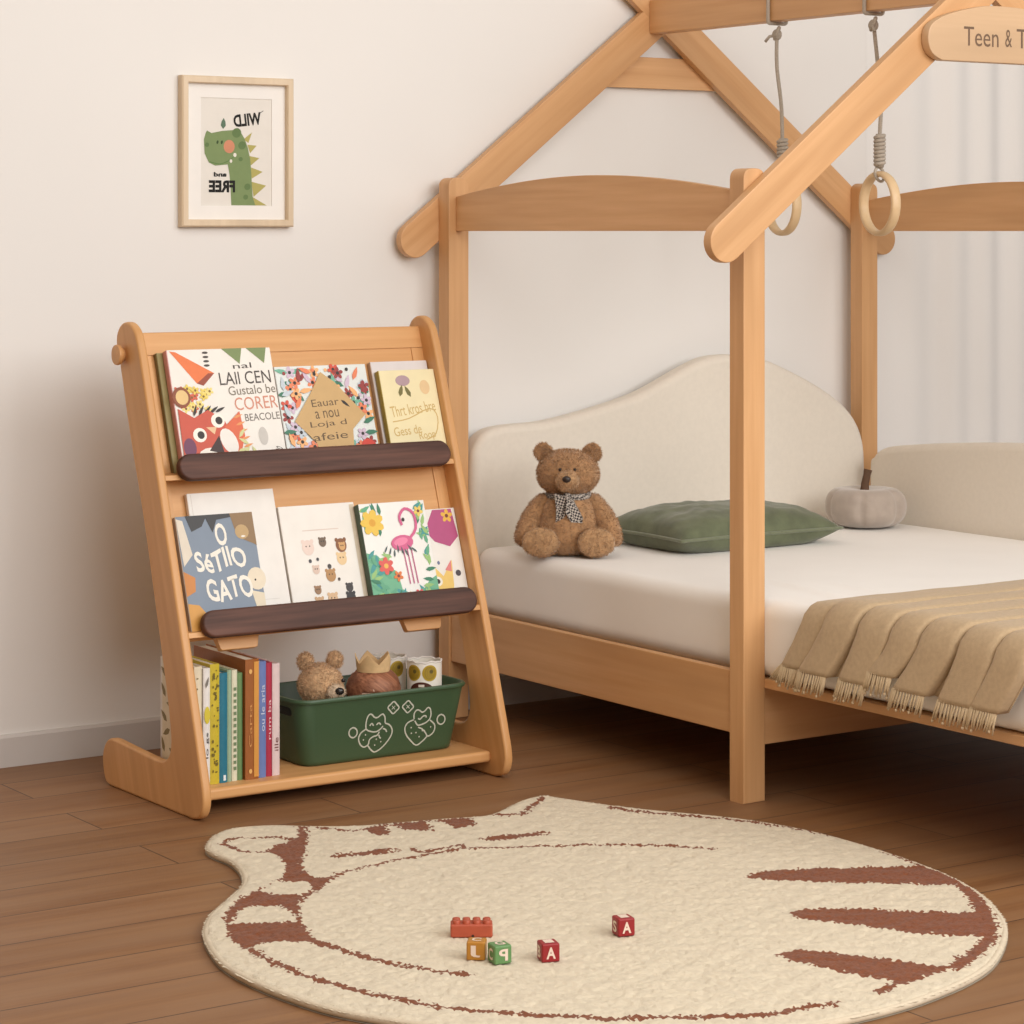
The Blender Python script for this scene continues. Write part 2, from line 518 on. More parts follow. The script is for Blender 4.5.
# ================================================================== BED
WX0, WX1, CX = 3.143, 4.439, 3.791
def bed():
    root = thing('house_bed', (CX, -.9, 0), 'light wooden house frame bed with rafters and a cream upholstered headboard', 'bed')
    vz, vx, vy = (0, 0, 1), (1, 0, 0), (0, 1, 0)
    pw, pd = .054, .044
    def post(x0, y0, ztop):
        # rounded top: quarter cylinder edges across the width
        pts = round_poly([(x0, 0), (x0+pw, 0), (x0+pw, ztop), (x0, ztop)], [0, 0, .022, .022], 6)
        return bm_prism(pts, lambda u, v: (u, y0, v), (0, pd, 0), .003, 2)
    for x0 in (WX0, WX1-pw):
        for y0 in (-.084, -1.127):
            obj('post', post(x0, y0, 1.222), beech(vz), root, wn=True)
    # arched side rails between the posts
    for x0 in (WX0+.018, WX1-.018-.018):
        n = 24; y0, y1 = -1.0845, -.0835
        pts = [(y1, 1.101), (y0, 1.101)]
        for k in range(n+1):
            t_ = k/n; pts.append((y0+(y1-y0)*t_, 1.178+.040*math.sin(PI*t_)**.9))
        obj('arched_rail', bm_prism(pts, lambda u, v: (x0, u, v), (.018, 0, 0), .002, 2), beech(vy), root, wn=True)
    # rafters (rounded ends), collar tie, ridge beam
    sl = .77; dirv = Vector((1, sl)).normalized(); r = .0405; zc = 1.626
    def rafter(sgn, y0, th):
        e0 = (CX-sgn*.708, zc-.708*sl); e1 = (CX+sgn*.085, zc+.085*sl)
        return bm_prism(stadium(*e0, *e1, r, 14), lambda u, v: (u, y0, v), (0, th, 0), .003, 2)
    for y0 in (-.0405, -1.1515):
        for sgn in (1, -1):
            ax = (sgn*dirv.x, 0, dirv.y)
            obj('rafter', rafter(sgn, y0-(0 if sgn > 0 else .0006), .022 if y0 > -1 else .0235), beech(ax), root, wn=True)
    tie = [(CX-.20, 1.445), (CX+.20, 1.445), (CX+.10, 1.520), (CX-.10, 1.520)]
    obj('collar_tie', bm_prism(tie, lambda u, v: (u, -.0185, v), (0, .016, 0), .002, 2), beech(vx), root, wn=True)
    obj('ridge_beam', bm_box(CX-.048, CX-.004, -1.128, -.0412, 1.575, 1.655, .003), beech(vy), root, wn=True)
    # side rails: tall between the posts, slim platform edge beyond
    for x0 in (WX0+.005, WX1-.005-.020):
        obj('side_rail', bm_box(x0, x0+.020, -1.0845, -.0835, .130, .2515, .003), beech(vy), root, wn=True)
    obj('cross_rail', bm_box(WX0+.0525, WX1-.0525, -1.118, -1.098, .107, .217, .002), beech(vx), root, wn=True)
    obj('cross_rail', bm_box(WX0+.0525, WX1-.0525, -.075, -.055, .107, .217, .002), beech(vx), root, wn=True)
    obj('platform', bm_box(3.1955, 4.336, -1.97, -.105, .2175, .236, .003), beech(vy), root, wn=True)
    obj('foot_rail', bm_box(3.21, 4.37, -1.95, -1.93, .107, .217, .002), beech(vx), root, wn=True)
    for x0 in (3.196, 4.336-.05): obj('foot_leg', bm_box(x0, x0+.05, -1.965, -1.915, 0, .2175, .003), beech(vz), root, wn=True)
    # upholstery
    uph = plain('cream boucle upholstery', (.74, .68, .595), .95, .02, 90, .12, 900, .1)
    tp = [(3.197, .24), (3.197, .45), (3.198, .575), (3.204, .608), (3.222, .635), (3.25, .650), (3.30, .657), (3.41, .662), (3.553, .687), (3.671, .716), (3.75, .747),
          (3.821, .777), (3.88, .796), (3.938, .801), (3.99, .798), (4.054, .788), (4.166, .745), (4.264, .697), (4.325, .655), (4.362, .610), (4.380, .560), (4.384, .50), (4.384, .45), (4.384, .24)]
    out = smooth_loop(tp, 4, closed=False)
    bm = bm_prism(out, lambda u, v: (u, -.104, v), (0, .06, 0), .019, 6)
    h = obj('headboard', bm, uph, root, smooth=60, wn=True)
    h['label'] = 'cream upholstered headboard with a wavy top'
    gp = [(-.165, .24), (-.158, .50), (-.172, .540), (-.205, .562), (-.27, .574), (-.45, .592), (-.69, .607), (-.85, .600), (-1.0, .575), (-1.06, .545), (-1.07, .24)]
    out = smooth_loop(gp, 4, closed=False)
    bm = bm_prism(out, lambda u, v: (4.336, u, v), (.05, 0, 0), .020, 6)
    g = obj('side_guard', bm, uph, root, smooth=60, wn=True)
    g['label'] = 'cream upholstered side guard'
    # name board across the front rafters
    lft = [(-.171, 1.444), (-.199, 1.458), (-.2095, 1.484), (-.203, 1.512), (-.176, 1.530), (-.14, 1.542), (-.09, 1.553), (-.04, 1.560)]
    out = [(CX+u, v) for u, v in smooth_loop(lft+[(-u, v) for u, v in reversed(lft)], 4, closed=False)]
    nb = obj('name_board', bm_prism(out, lambda u, v: (u, -1.1735, v), (0, .0215, 0), .003, 2), wood('pale board wood', (.60, .40, .235), (.66, .45, .27), vx), root, wn=True)
    A = Art(lambda u, v, h: (u, -1.1735-h, v), .6)
    A.text('Teen', 3.7275, 1.4955, .097, .039, rgb(110, 86, 66))
    A.text('&', 3.8045, 1.4955, .019, .036, rgb(110, 86, 66))
    A.text('T', 3.8425, 1.4965, .030, .039, rgb(110, 86, 66))
    A.build('lettering', nb, local=False)
bed()

# ================================================================== MATTRESS
MATM = plain('white fitted sheet', (.87, .85, .82), .9, .012, 8, .06, 500, .1)
def mfn(p):
    if p.z > .34:
        q = 0
        for (ax, ay, bx, by, w, a) in ((3.385, -.86, 3.325, -1.31, .017, .007), (3.47, -1.0, 3.41, -1.33, .015, .006)):
            A_, B_ = Vector((ax, ay)), Vector((bx, by)); P_ = Vector((p.x, p.y)); d = B_-A_
            t_ = max(0, min(1, (P_-A_).dot(d)/d.length_squared))
            dd = (P_-A_-d*t_).length; fade = math.sin(PI*max(.02, min(.98, t_)))
            q += a*fade*math.exp(-(dd/w)**2)
        p = p+Vector((0, 0, q+.0012*noise.noise(p*6)))
    return p
mt = obj('mattress', round_box_dense(3.1965, 4.335, -1.955, -.107, .2365, .387, .030, .0085, mfn), MATM, smooth=180)
tag(mt, 'thick white mattress with a smooth sheet lying in the wooden house bed', 'mattress')

# ================================================================== THROW BLANKET
def throw():
    root = thing('throw_blanket', (3.4, -1.55, .39), 'beige pleated throw with fringed ends draped over the mattress edge', 'blanket')
    cm = plain('beige woven wool', (.47, .345, .21), .95, .07, 120, .35, 500, .15)
    fm = plain('beige wool yarn', (.56, .43, .27), .95, .08, 200, .3, 900, .1)
    edges = [-1.268, -1.338, -1.432, -1.516, -1.600, -1.690, -1.782, -1.856]      # pleat borders along the mattress edge
    ny = 14
    xs = [4.25-.02*k for k in range(int((4.25-3.23)/.02)+1)]
    prof = [(x, .3895, 0.) for x in xs]
    prof += [(3.206, .3885, .02), (3.196, .3835, .06), (3.189, .374, .12), (3.185, .360, .2), (3.182, .342, .35), (3.179, .322, .52), (3.176, .303, .72), (3.174, .286, .9), (3.173, .277, 1.)]
    V, Fc = [], []
    cols = []
    for e in range(len(edges)-1):
        for k in (0, .015, .05, .12, .2, .35, .5, .65, .8, .88, .925, .94, .97):
            cols.append((e, k))
    cols.append((len(edges)-2, 1.))
    rnd = random.Random(3)
    short = [0, .0, .0, .024, .004, 0, 0, 0]
    ends = []
    for (e, t_) in cols:
        y = edges[e]+(edges[e+1]-edges[e])*t_
        hump = float(np.interp(t_, (0, .015, .05, .12, .3, .7, .88, .925, .94, 1), (0, .62, .80, .9, 1, 1, .95, .86, .02, 0)))
        sk = .055+.012*math.sin(e*2.1)
        for i, (x, z, dr) in enumerate(prof):
            far = max(0, (x-3.2)/1.05)
            amp = (.012 if e == 0 else .024)*(1-.2*far)
            wav = .006*noise.noise(Vector((x*4, y*14, 2)))+.012*far*math.sin(x*5+e)
            yy = y+sk*dr+wav-.10*far*(t_*0+1)*.0
            nrm = (0, 1) if dr == 0 else (-min(1, dr*6), max(0, 1-dr*5))
            l = math.hypot(*nrm) or 1
            off = .002+amp*hump+.0022*noise.noise(Vector((x*9, y*30, e)))
            zz = z+off*nrm[1]/l
            if dr > .3: zz += short[e]*(dr-.3)/.7
            V.append((x+off*nrm[0]/l, yy, zz))
        ends.append(V[-1])
    n = len(prof)
    for c in range(len(cols)-1):
        for i in range(n-1):
            a = c*n+i; Fc.append((a, a+1, a+n+1, a+n))
    cl = obj('cloth', (V, Fc), cm, root, smooth=60)
    md = cl.modifiers.new('thickness', 'SOLIDIFY'); md.thickness = .0022; md.offset = 1
    gs = []
    for c in range(0, len(cols)-1):
        if cols[c][1] not in (.05, .12, .2, .35, .5, .65, .8, .88): continue
        if cols[c+1][0] != cols[c][0]: continue
        for sub_ in (.15, .62):
          a = Vector(ends[c]); b = Vector(ends[c+1]); p = a.lerp(b, sub_)
          L = rnd.uniform(.030, .040)
          tip = p+Vector((rnd.uniform(-.003, 0), .012+rnd.uniform(-.004, .004), -L))
          mid = p.lerp(tip, .55)+Vector((-.001, rnd.uniform(-.001, .001), 0))
          gs.append(tube([p+Vector((0, 0, .003)), mid, tip], [.0020, .0023, .0013], 6))
          if rnd.random() < .35: gs.append(ellipsoid(tip, (.0028, .0028, .0032), 6))
    # loose ends swept to the left at the near corner of the first pleat
    p = Vector(ends[0])
    for k in range(7):
        q = p+Vector((-.002, -.006*k+.004, .002))
        gs.append(tube([q, q+Vector((-.006, .014, -.015)), q+Vector((-.008, .028, -.032))], [.0022, .0022, .0014], 6))
    fr = obj('fringe', join(*gs), fm, root, smooth=180); fr['kind'] = 'stuff'
throw()

# ================================================================== GREEN PILLOW
def pillow():
    root = thing('pillow', (3.697, -.366, .3885), 'sage green velvet pillow lying flat in front of the cream headboard', 'pillow')
    pm = plain('sage green velvet', (.112, .130, .070), .8, .22, 26, .2, 420, .25)
    a, b, T = .232, .158, .054; n = 44; V, Fc = [], []
    def P(u, v, s):
        pin = 1-.06*(1-abs(v)**2)*abs(u)**6; piv = 1-.08*(1-abs(u)**2)*abs(v)**6
        x, y = a*u*pin, b*v*piv
        f = max(0, (1-abs(u)**3.2))**.5*max(0, (1-abs(v)**3.2))**.5
        w = .006*noise.noise(Vector((x*14, y*14, s)))*f+.004*noise.noise(Vector((x*40, y*40, s)))*f
        h = (T*1.08*f+w)*(1-.18*math.exp(-((u-.25)**2+(v-.75)**2)/.08)) if s > 0 else -min(.034, T*f)
        return (x, y, .034+h)
    for s in (1, -1):
        o = len(V)
        for j in range(n+1):
            for i in range(n+1): V.append(P(-1+2*i/n, -1+2*j/n, s))
        for j in range(n):
            for i in range(n):
                q = o+j*(n+1)+i; f = (q, q+1, q+n+2, q+n+1); Fc.append(f if s > 0 else f[::-1])
    obj('cushion', (V, Fc), pm, root, local=True, smooth=180)
    rim = [P(-1+2*i/n, -1, 1) for i in range(n)]+[P(1, -1+2*i/n, 1) for i in range(n)]+[P(1-2*i/n, 1, 1) for i in range(n)]+[P(-1, 1-2*i/n, 1) for i in range(n)]
    obj('piping', tube(rim, .0035, 8, closed=True), plain('sage green cord', (.15, .17, .10), .8, .1, 60, sheen=.4), root, local=True, smooth=180)
pillow()

# ================================================================== PUMPKIN CUSHION
def pumpkin():
    root = thing('pumpkin_cushion', (4.192, -.312, .388), 'small round grey pumpkin-shaped cushion in the far corner of the bed', 'cushion')
    gm = plain('grey velvet', (.40, .335, .285), .85, .08, 40, .2, 500, .5)
    n = 84; prof = []
    for k in range(25):
        th = PI*k/24
        r = .0975*abs(math.sin(th))**.55; z = .050-.050*math.copysign(abs(math.cos(th))**.8, math.cos(th))
        if th > PI*.75: z -= .012*((th-PI*.75)/(PI*.25))**2
        prof.append((max(r, .0005), z))
    mod = lambda a, i: 1-.085*(1-abs(math.sin((a+.32)*3)))**4
    o = obj('cushion', lathe(prof, n=n, mod=mod), gm, root, local=True, smooth=180)
    st = tube([(-.004, 0, .080), (-.002, 0, .105), (.002, -.002, .125), (.005, -.003, .138)], [.012, .0095, .009, .0105], 10)
    obj('stem', st, plain('brown felt', (.11, .06, .035), .9, .1, 60), root, local=True, smooth=60)
pumpkin()

# ================================================================== TEDDY BEAR ON THE BED
def teddy():
    root = thing('teddy_bear', (3.252, -.395, .3885), 'brown teddy bear with a checked neck bow sitting on the white mattress', 'teddy bear', (0, 0, R(-35.5)))
    tm = plain('brown plush', (.40, .222, .104), .95, .20, 90, .3, 500, .35)
    pad = plain('paw plush', (.46, .275, .138), .95, .16, 90, .3, 500, .35)
    L = .0058; Wd = .0014
    def part(name, geo, n, sd, m=tm, par=root):
        geo = ([Vector(v)*(1+.0) + Vector((noise.noise(Vector(v)*70), noise.noise(Vector(v)*70+Vector((9, 0, 0))), noise.noise(Vector(v)*70+Vector((0, 9, 0)))))*.0022 for v in geo[0]], geo[1])
        return obj(name, fur(geo, n, L, Wd, sd), m, par, local=True, smooth=180)
    # trunk: pear-shaped, set back from the feet
    prof = [(.001, .004), (.045, .006), (.066, .025), (.073, .05), (.070, .08), (.060, .11), (.042, .132), (.028, .145), (.001, .148)]
    pr = smooth_loop(prof, 3, closed=False)
    part('body', lathe([(max(.0006, r), z) for r, z in pr], (0, .070, 0), 28), 7000, 1)
    hc = Vector((-.001, .058, .181))
    def hp(q): return Vector((q.x*(1+.10*max(0, -q.z)), q.y, q.z*(.96 if q.z > 0 else .98)))
    hd = part('head', ellipsoid(hc, (.068, .058, .053), 30, p=hp), 8000, 2)
    for s in (-1, 1):
        ec = hc+Vector((s*.0535, .006, .043))
        def ep(q): return Vector((q.x, q.y*(.5 if q.y > 0 else .25)+(.12*(1-q.x*q.x-q.z*q.z) if q.y < 0 else 0), q.z))
        part('ear', ellipsoid(ec, (.0215, .016, .0215), 18, p=ep), 1400, 3+s, par=root)
    part('muzzle', ellipsoid(hc+Vector((-.001, -.055, -.012)), (.0265, .027, .0235), 20), 1500, 9, pad, hd)
    obj('nose', ellipsoid(hc+Vector((-.003, -.0810, -.0075)), (.0095, .006, .0075), 14), plain('black plush nose', (.025, .015, .012), .4, .1), hd, local=True, smooth=180)
    for s in (-1, 1):
        obj('eye', ellipsoid(hc+Vector((s*.016-.001, -.0560, .0115)), (.0036, .003, .0036), 10), plain('dark bead eye', (.02, .012, .01), .15, .05), hd, local=True, smooth=180)
    for s in (-1, 1):
        path = smooth_loop([(s*.036, .072, .118), (s*.054, .068, .110), (s*.073, .058, .088), (s*.087, .046, .062), (s*.094, .036, .040), (s*.095, .033, .030), (s*.095, .032, .022)], 3, closed=False)
        rad = [.019+.006*math.sin(PI*min(1, .15+.8*i/(len(path)-1))) for i in range(len(path))]; rad[0] = .008; rad[1] = .015; rad[-1] = .005; rad[-2] = .012; rad[-3] = .0175; rad[-4] = .0205
        part('arm', tube(path, rad, 16), 2800, 20+s)
    for s in (-1, 1):
        path = smooth_loop([(s*.034, .075, .030), (s*.044, .045, .031), (s*.054, .014, .033), (s*.0595, -.006, .035), (s*.0605, -.014, .0355)], 4, closed=False)
        rad = [.026+.0065*(i/(len(path)-1)) for i in range(len(path))]; rad[-1] = .024; rad[-2] = .0295; rad[-3] = .032
        lg = part('leg', tube(path, rad, 20, squash=(1.28, 1, 1)), 3400, 30+s)
        part('foot_pad', ellipsoid((s*.0605, -.0125, .0355), (.0405, .0095, .0305), 18), 1500, 40+s, pad, lg)
    # neck bow in small black and white checks
    m, nt, b = new_mat('black white check cloth')
    tc = N(nt, 'ShaderNodeTexCoord'); mp = N(nt, 'ShaderNodeMapping'); mp.inputs['Rotation'].default_value = (0, R(28), 0)
    ck = N(nt, 'ShaderNodeTexChecker'); ck.inputs['Scale'].default_value = 235
    ck.inputs[1].default_value = (.03, .024, .026, 1); ck.inputs[2].default_value = (.50, .45, .40, 1)
    nt.links.new(tc.outputs['Object'], mp.inputs[0]); nt.links.new(mp.outputs[0], ck.inputs[0]); nt.links.new(ck.outputs[0], b.inputs['Base Color'])
    b.inputs['Roughness'].default_value = .95
    ring = [(.043*math.cos(a), .066+.040*math.sin(a), .132+.004*math.sin(a)) for a in [2*PI*k/28 for k in range(28)]]
    g = [tube(ring, .0085, 10, closed=True)]
    def flap(pts, y):
        V = []; Fc = []; nn = len(pts)
        for q in (0, 1):
            for (x, z) in pts: V.append((x, y(x, z)+.004*q, z))
        Fc.append(tuple(range(nn))); Fc.append(tuple(range(2*nn-1, nn-1, -1)))
        for k in range(nn): Fc.append((k, k+nn, (k+1) % nn+nn, (k+1) % nn))
        return V, Fc
    yb = lambda x, z: .0105-(.020-.02*((z-.10)/.03)**2 if z < .13 else .012)-.002*math.cos(x*300)
    g.append(flap([(-.030, .141), (-.003, .134), (.004, .100), (-.004, .074), (-.028, .076), (-.027, .105)], lambda x, z: yb(x, z)+.002))
    g.append(flap([(-.004, .134), (.010, .128), (.032, .088), (.030, .076), (.006, .078), (-.006, .100)], lambda x, z: yb(x, z)-.003))
    g.append(ellipsoid((-.003, .012, .133), (.010, .010, .009), 12))
    sc_ = obj('neck_bow', join(*g), m, root, local=True, smooth=50)
    sc_['label'] = 'black and white checked neck bow'
teddy()

# ================================================================== RINGS ON ROPES
def ring_rope(y, ytop, label, sgn):
    xr = CX-.026
    root = thing('gym_ring', (xr, y, 1.575), label, 'gym ring', group='rings hanging from the ridge beam')
    rp = plain('grey cotton rope', (.42, .37, .31), .95, .12, 300, .3, 900)
    rw = wood('pale ring wood', (.70, .50, .28), (.76, .57, .35), (0, 1, 0))
    zc = 1.160; Rm = .064
    V, Fc = [], []; n, k_ = 48, 12
    for i in range(n):
        a = 2*PI*i/n
        for k in range(k_):
            b = 2*PI*k/k_; rr = Rm+.0062*math.copysign(abs(math.cos(b))**.8, math.cos(b))
            bx, by = .0115*math.copysign(abs(math.sin(b))**.8, math.sin(b)), rr*math.cos(a)
            V.append((xr+bx*.985+by*.174, y+by*.985-bx*.174, zc+rr*math.sin(a)))
    for i in range(n):
        for k in range(k_): Fc.append((i*k_+k, i*k_+(k+1) % k_, ((i+1) % n)*k_+(k+1) % k_, ((i+1) % n)*k_+k))
    obj('ring', (V, Fc), rw, root, smooth=180)
    # loop round the ring, coiled wrap, straight rope, knot and loop over the beam
    zt = zc+Rm
    loop = [(xr+.0125*math.cos(a), y+.004*math.sin(a), zt-.001+.0155*math.sin(a)) for a in [2*PI*q/20 for q in range(20)]]
    obj('loop', tube(loop, .0032, 8, closed=True), rp, root, smooth=180)
    w = []
    for q in range(8*12+1):
        a = 2*PI*q/12; w.append((xr+.0098*math.cos(a), y+.0098*math.sin(a), zt+.017+.066*q/96))
    obj('coil_wrap', join(tube(w, .0042, 8), tube([(xr, y, zt+.014), (xr, y, zt+.086)], .0085, 10)), rp, root, smooth=180)
    rope = smooth_loop([(xr, y, zt+.08), (xr, y+.004*sgn, zt+.16), (xr, y+(ytop-y)*.7+.006*sgn, zt+.25), (xr, ytop, 1.552)], 6, closed=False)
    obj('rope', tube(rope, .0044, 10), rp, root, smooth=180)
    kn = [ellipsoid((xr, ytop, 1.545), (.011, .012, .013), 14)]
    a3 = [(xr+.009*math.cos(a), ytop+.013*math.cos(a+.6), 1.548+.012*math.sin(a)) for a in [2*PI*q/24 for q in range(24)]]
    kn.append(tube(a3, .0045, 8, closed=True))
    kn.append(tube([(xr, ytop, 1.545), (xr-.012, ytop+.012*sgn, 1.541), (xr-.016, ytop+.022*sgn, 1.530)], .0035, 8))
    bl = []
    for (x, z) in round_poly([(CX-.053, 1.570), (CX+.001, 1.570), (CX+.001, 1.660), (CX-.053, 1.660)], .006, 4): bl.append((x, ytop+.002*math.sin(z*90), z))
    kn.append(tube(bl, .0042, 8, closed=True))
    obj('knot', join(*kn), rp, root, smooth=180)
ring_rope(-.507, -.488, 'wooden gym ring on a rope partly hidden behind the sloping front rafter', 1)
ring_rope(-.829, -.809, 'wooden gym ring fully in view, hanging in front of the far bed post', -1)

# ================================================================== BOOKSHELF
TA = math.atan(.3386); CT, ST = math.cos(TA), math.sin(TA)
IX0, IX1 = 2.228, 2.888
def tilt(u, d, z):
    """point on the leaning plane, d behind the front edges"""
    return Vector((u, -.714+.3386*z+d/CT, z))
def bookshelf():
    root = thing('bookshelf', (2.558, -.46, 0), 'leaning light wood display bookshelf with two dark ledges against the wall', 'bookshelf')
    ax = (0, ST, CT)
    outline = [(-.290, 0), (-.270, .006), (-.258, .030), (-.256, .058), (-.270, .084), (-.30, .096), (-.36, .094), (-.44, .090), (-.50, .088), (-.530, .092), (-.549, .106), (-.556, .132), (-.550, .172),
               (-.537, .227), (-.490, .38), (-.440, .539), (-.378, .705), (-.335, .837), (-.319, .876), (-.323, .902), (-.343, .919), (-.370, .922), (-.396, .910), (-.414, .884),
               (-.446, .795), (-.500, .633), (-.557, .465), (-.617, .285), (-.673, .110), (-.689, .055), (-.688, .028), (-.674, .008), (-.645, 0)]
    ol = [(y, max(0, z)) for y, z in smooth_loop(outline, 3, closed=False)]
    for x0 in (2.209, 2.887):
        p = obj('side_panel', bm_prism(ol, lambda u, v: (x0, u, v), (.019, 0, 0), .0055, 4), sbeech(ax), root, wn=True)
        pass
        pg = lathe([(.0115, 0), (.0125, .001), (.0125, .006), (.0190, .008), (.0205, .012), (.0195, .0165), (.001, .018)], n=24)
        Mx = Matrix.Rotation(-PI/2, 4, 'Y') if x0 < 2.5 else Matrix.Rotation(PI/2, 4, 'Y')
        base = Vector((x0 if x0 < 2.5 else x0+.019, -.352, .858))
        obj('peg_knob', ([base+(Mx @ Vector(v)) for v in pg[0]], pg[1]), sbeech((1, 0, 0)), p, smooth=50)
    def slab(u0, u1, z0, z1, d0, d1, bev=.002):
        bm = bm_box(0, 1, 0, 1, 0, 1, 0)
        for v in bm.verts:
            v.co = tilt(u0+(u1-u0)*v.co.x, d0+(d1-d0)*v.co.y, z0+(z1-z0)*v.co.z)
        if bev: bmesh.ops.bevel(bm, geom=bm.edges[:], offset=bev, segments=2, affect='EDGES', profile=.5)
        return bm
    obj('back_panel', slab(IX0-.001, IX1+.001, .317, .897, .048, .058, 0), sbeech((1, 0, 0)), root, smooth=0)
    obj('top_rail', slab(IX0-.001, IX1+.001, .856, .900, .0445, .060), sbeech((1, 0, 0)), root, wn=True)
    for u in (IX0-.001, IX1-.028):
        obj('stile', slab(u, u+.029, .318, .8555, .0452, .0475, 0), sbeech(ax), root, smooth=0)
    for zc in (.6470, .3570):
        obj('ledge', slab(IX0-.001, IX1+.001, zc-.0265, zc-.0165, .004, .0478, .001), sbeech((1, 0, 0)), root, smooth=0)
        r = .0262
        pts = stadium(2.2515+r, 0, 2.873-r, 0, r, 12)
        bm = bm_prism(pts, lambda u, v: tilt(u, -.016, zc+v*CT), Vector((0, CT, -ST))*.0195, .005, 3)
        obj('ledge_bar', bm, WAL, root, wn=True)['label'] = 'dark walnut ledge bar'
    for u0, u1 in ((2.297, 2.392), (2.716, 2.811)):
        pts = round_poly([(u0, .326), (u1, .326), (u1-.008, .299), (u0+.008, .299)], [0, 0, .006, .006], 4)
        obj('bracket', bm_prism(pts, lambda u, v: tilt(u, .030, v), Vector((0, CT, -ST))*.016, .002, 2), sbeech((1, 0, 0)), root, wn=True)
    obj('bottom_shelf', bm_box(IX0-.001, IX1+.001, -.636, -.300, .027, .050, .007, 4), sbeech((1, 0, 0)), root, wn=True)
bookshelf()

# ------------------------------------------------------------------ books
PAGES = plain('book pages', (.72, .66, .55), .95, .06, 200)
def face_book(u0, u1, zb, zt, d, th, cover, label, spine=None, art=None, group='picture books facing out on the bookshelf ledges', jut=0):
    """book leaning face-out; front board at depth d"""
    loc = tilt(u0, d, zb)
    root = thing('picture_book', loc, label, 'book', (-TA, 0, 0), group)
    w, h = u1-u0, (zt-zb)/CT
    cm = plain('book cover', cover, .45, .03, 25); sm = plain('book cover', spine or cover, .45, .08, 90)
    bm = bm_box(0, w, 0, .002, 0, h, .0006, 1); bm_box(0, w, th-.002, th, 0, h, .0006, 1, bm)
    obj('cover', bm, cm, root, local=True, smooth=0)
    obj('spine', bm_box(-.0012, .0012, .0003, th-.0003, 0, h, .0008, 2), sm, root, local=True, smooth=40)
    obj('pages', bm_box(.002, w-.003, .002, th-.002, .003, h-.003, 0), PAGES, root, local=True, smooth=0)
    if art:
        A = Art(); art(A, w, h); A.build('cover_art', root)
    return root
K = rgb(45, 38, 36)
def art_fox(A, w, h):
    rnd = random.Random(4)
    ink = rgb(70, 62, 58); red = rgb(196, 84, 64); org = rgb(226, 120, 66)
    for x in (.62, .86): A.poly([(w*(x-.10), h), (w*(x+.10), h), (w*(x+.06), h*.87)], rgb(120, 138, 88))
    A.poly([(w*.02, h*.99), (w*.08, h*.98), (w*.42, h*.80), (w*.30, h*.70), (w*.24, h*.72)], org)
    A.poly([(w*.24, h*.72), (w*.30, h*.70), (w*.42, h*.80), (w*.36, h*.80)], rgb(150, 70, 48))
    for k in range(4): A.ell(w*.36, h*(.97-.035*k), w*.028, h*.010, ink)
    A.text('nal', w*.70, h*.855, w*.18, h*.045, ink, .03)
    A.text('LAll CEN', w*.71, h*.755, w*.50, h*.105, ink, .02)
    A.text('Gustalo be', w*.76, h*.655, w*.46, h*.075, rgb(120, 110, 96), .03)
    A.text('CORER', w*.78, h*.545, w*.42, h*.105, rgb(205, 140, 118), .03)
    A.text('BEACOLE', w*.82, h*.43, w*.34, h*.06, rgb(110, 104, 98), .03)
    A.ell(w*.80, h*.27, w*.045, h*.075, rgb(196, 192, 186)); A.text('Spo', w*.93, h*.15, w*.06, h*.12, ink, 1.2)
    # flowers above, fox below
    for k in range(26):
        A.flower(w*rnd.uniform(.02, .36), h*rnd.uniform(.50, .68), h*.035, rnd.choice([rgb(226, 202, 96), rgb(232, 214, 130), rgb(205, 96, 70)]), rgb(120, 90, 40))
    A.ell(w*.07, h*.61, w*.085, h*.085, rgb(136, 74, 46)); A.ell(w*.075, h*.61, w*.06, h*.06, rgb(222, 190, 130))
    for k in range(5): A.leaf(w*(.18+.06*k), h*.50, h*.05, h*.012, 1.2-.2*k, K)
    A.poly([(w*.02, h*.52), (w*.16, h*.44), (w*.30, h*.50), (w*.44, h*.42), (w*.50, h*.28), (w*.42, h*.10), (w*.10, 0), (w*.01, 0)], red)
    A.poly([(w*.44, h*.36), (w*.60, h*.48), (w*.62, h*.28), (w*.55, h*.12), (w*.46, h*.10)], rgb(214, 104, 70))
    for k in range(6): A.leaf(w*(.58+.015*k), h*(.44-.06*k), h*.045, h*.010, .3, rgb(222, 150, 92))
    for (x, y) in ((.19, .30), (.38, .41)):
        A.ell(w*x, h*y, w*.065, h*.058, rgb(240, 236, 226)); A.ell(w*(x+.01), h*y, w*.034, h*.032, K)
    A.ell(w*.27, h*.11, w*.13, h*.085, rgb(236, 230, 220)); A.ell(w*.46, h*.24, w*.075, h*.11, rgb(232, 228, 222), .4)
    A.poly([(w*.26, h*.17), (w*.40, h*.14), (w*.37, h*.29)], rgb(60, 40, 38)); A.poly([(w*.26, h*.36), (w*.33, h*.30), (w*.36, h*.36)], rgb(226, 190, 150))
    A.ell(w*.48, h*.04, w*.10, h*.05, rgb(120, 40, 40)); A.ell(w*.08, h*.20, w*.06, h*.08, rgb(110, 60, 90))
    for k in range(5): A.leaf(w*rnd.uniform(.58, .70), h*rnd.uniform(.08, .32), h*.05, h*.014, rnd.uniform(0, 3), rgb(206, 208, 150))
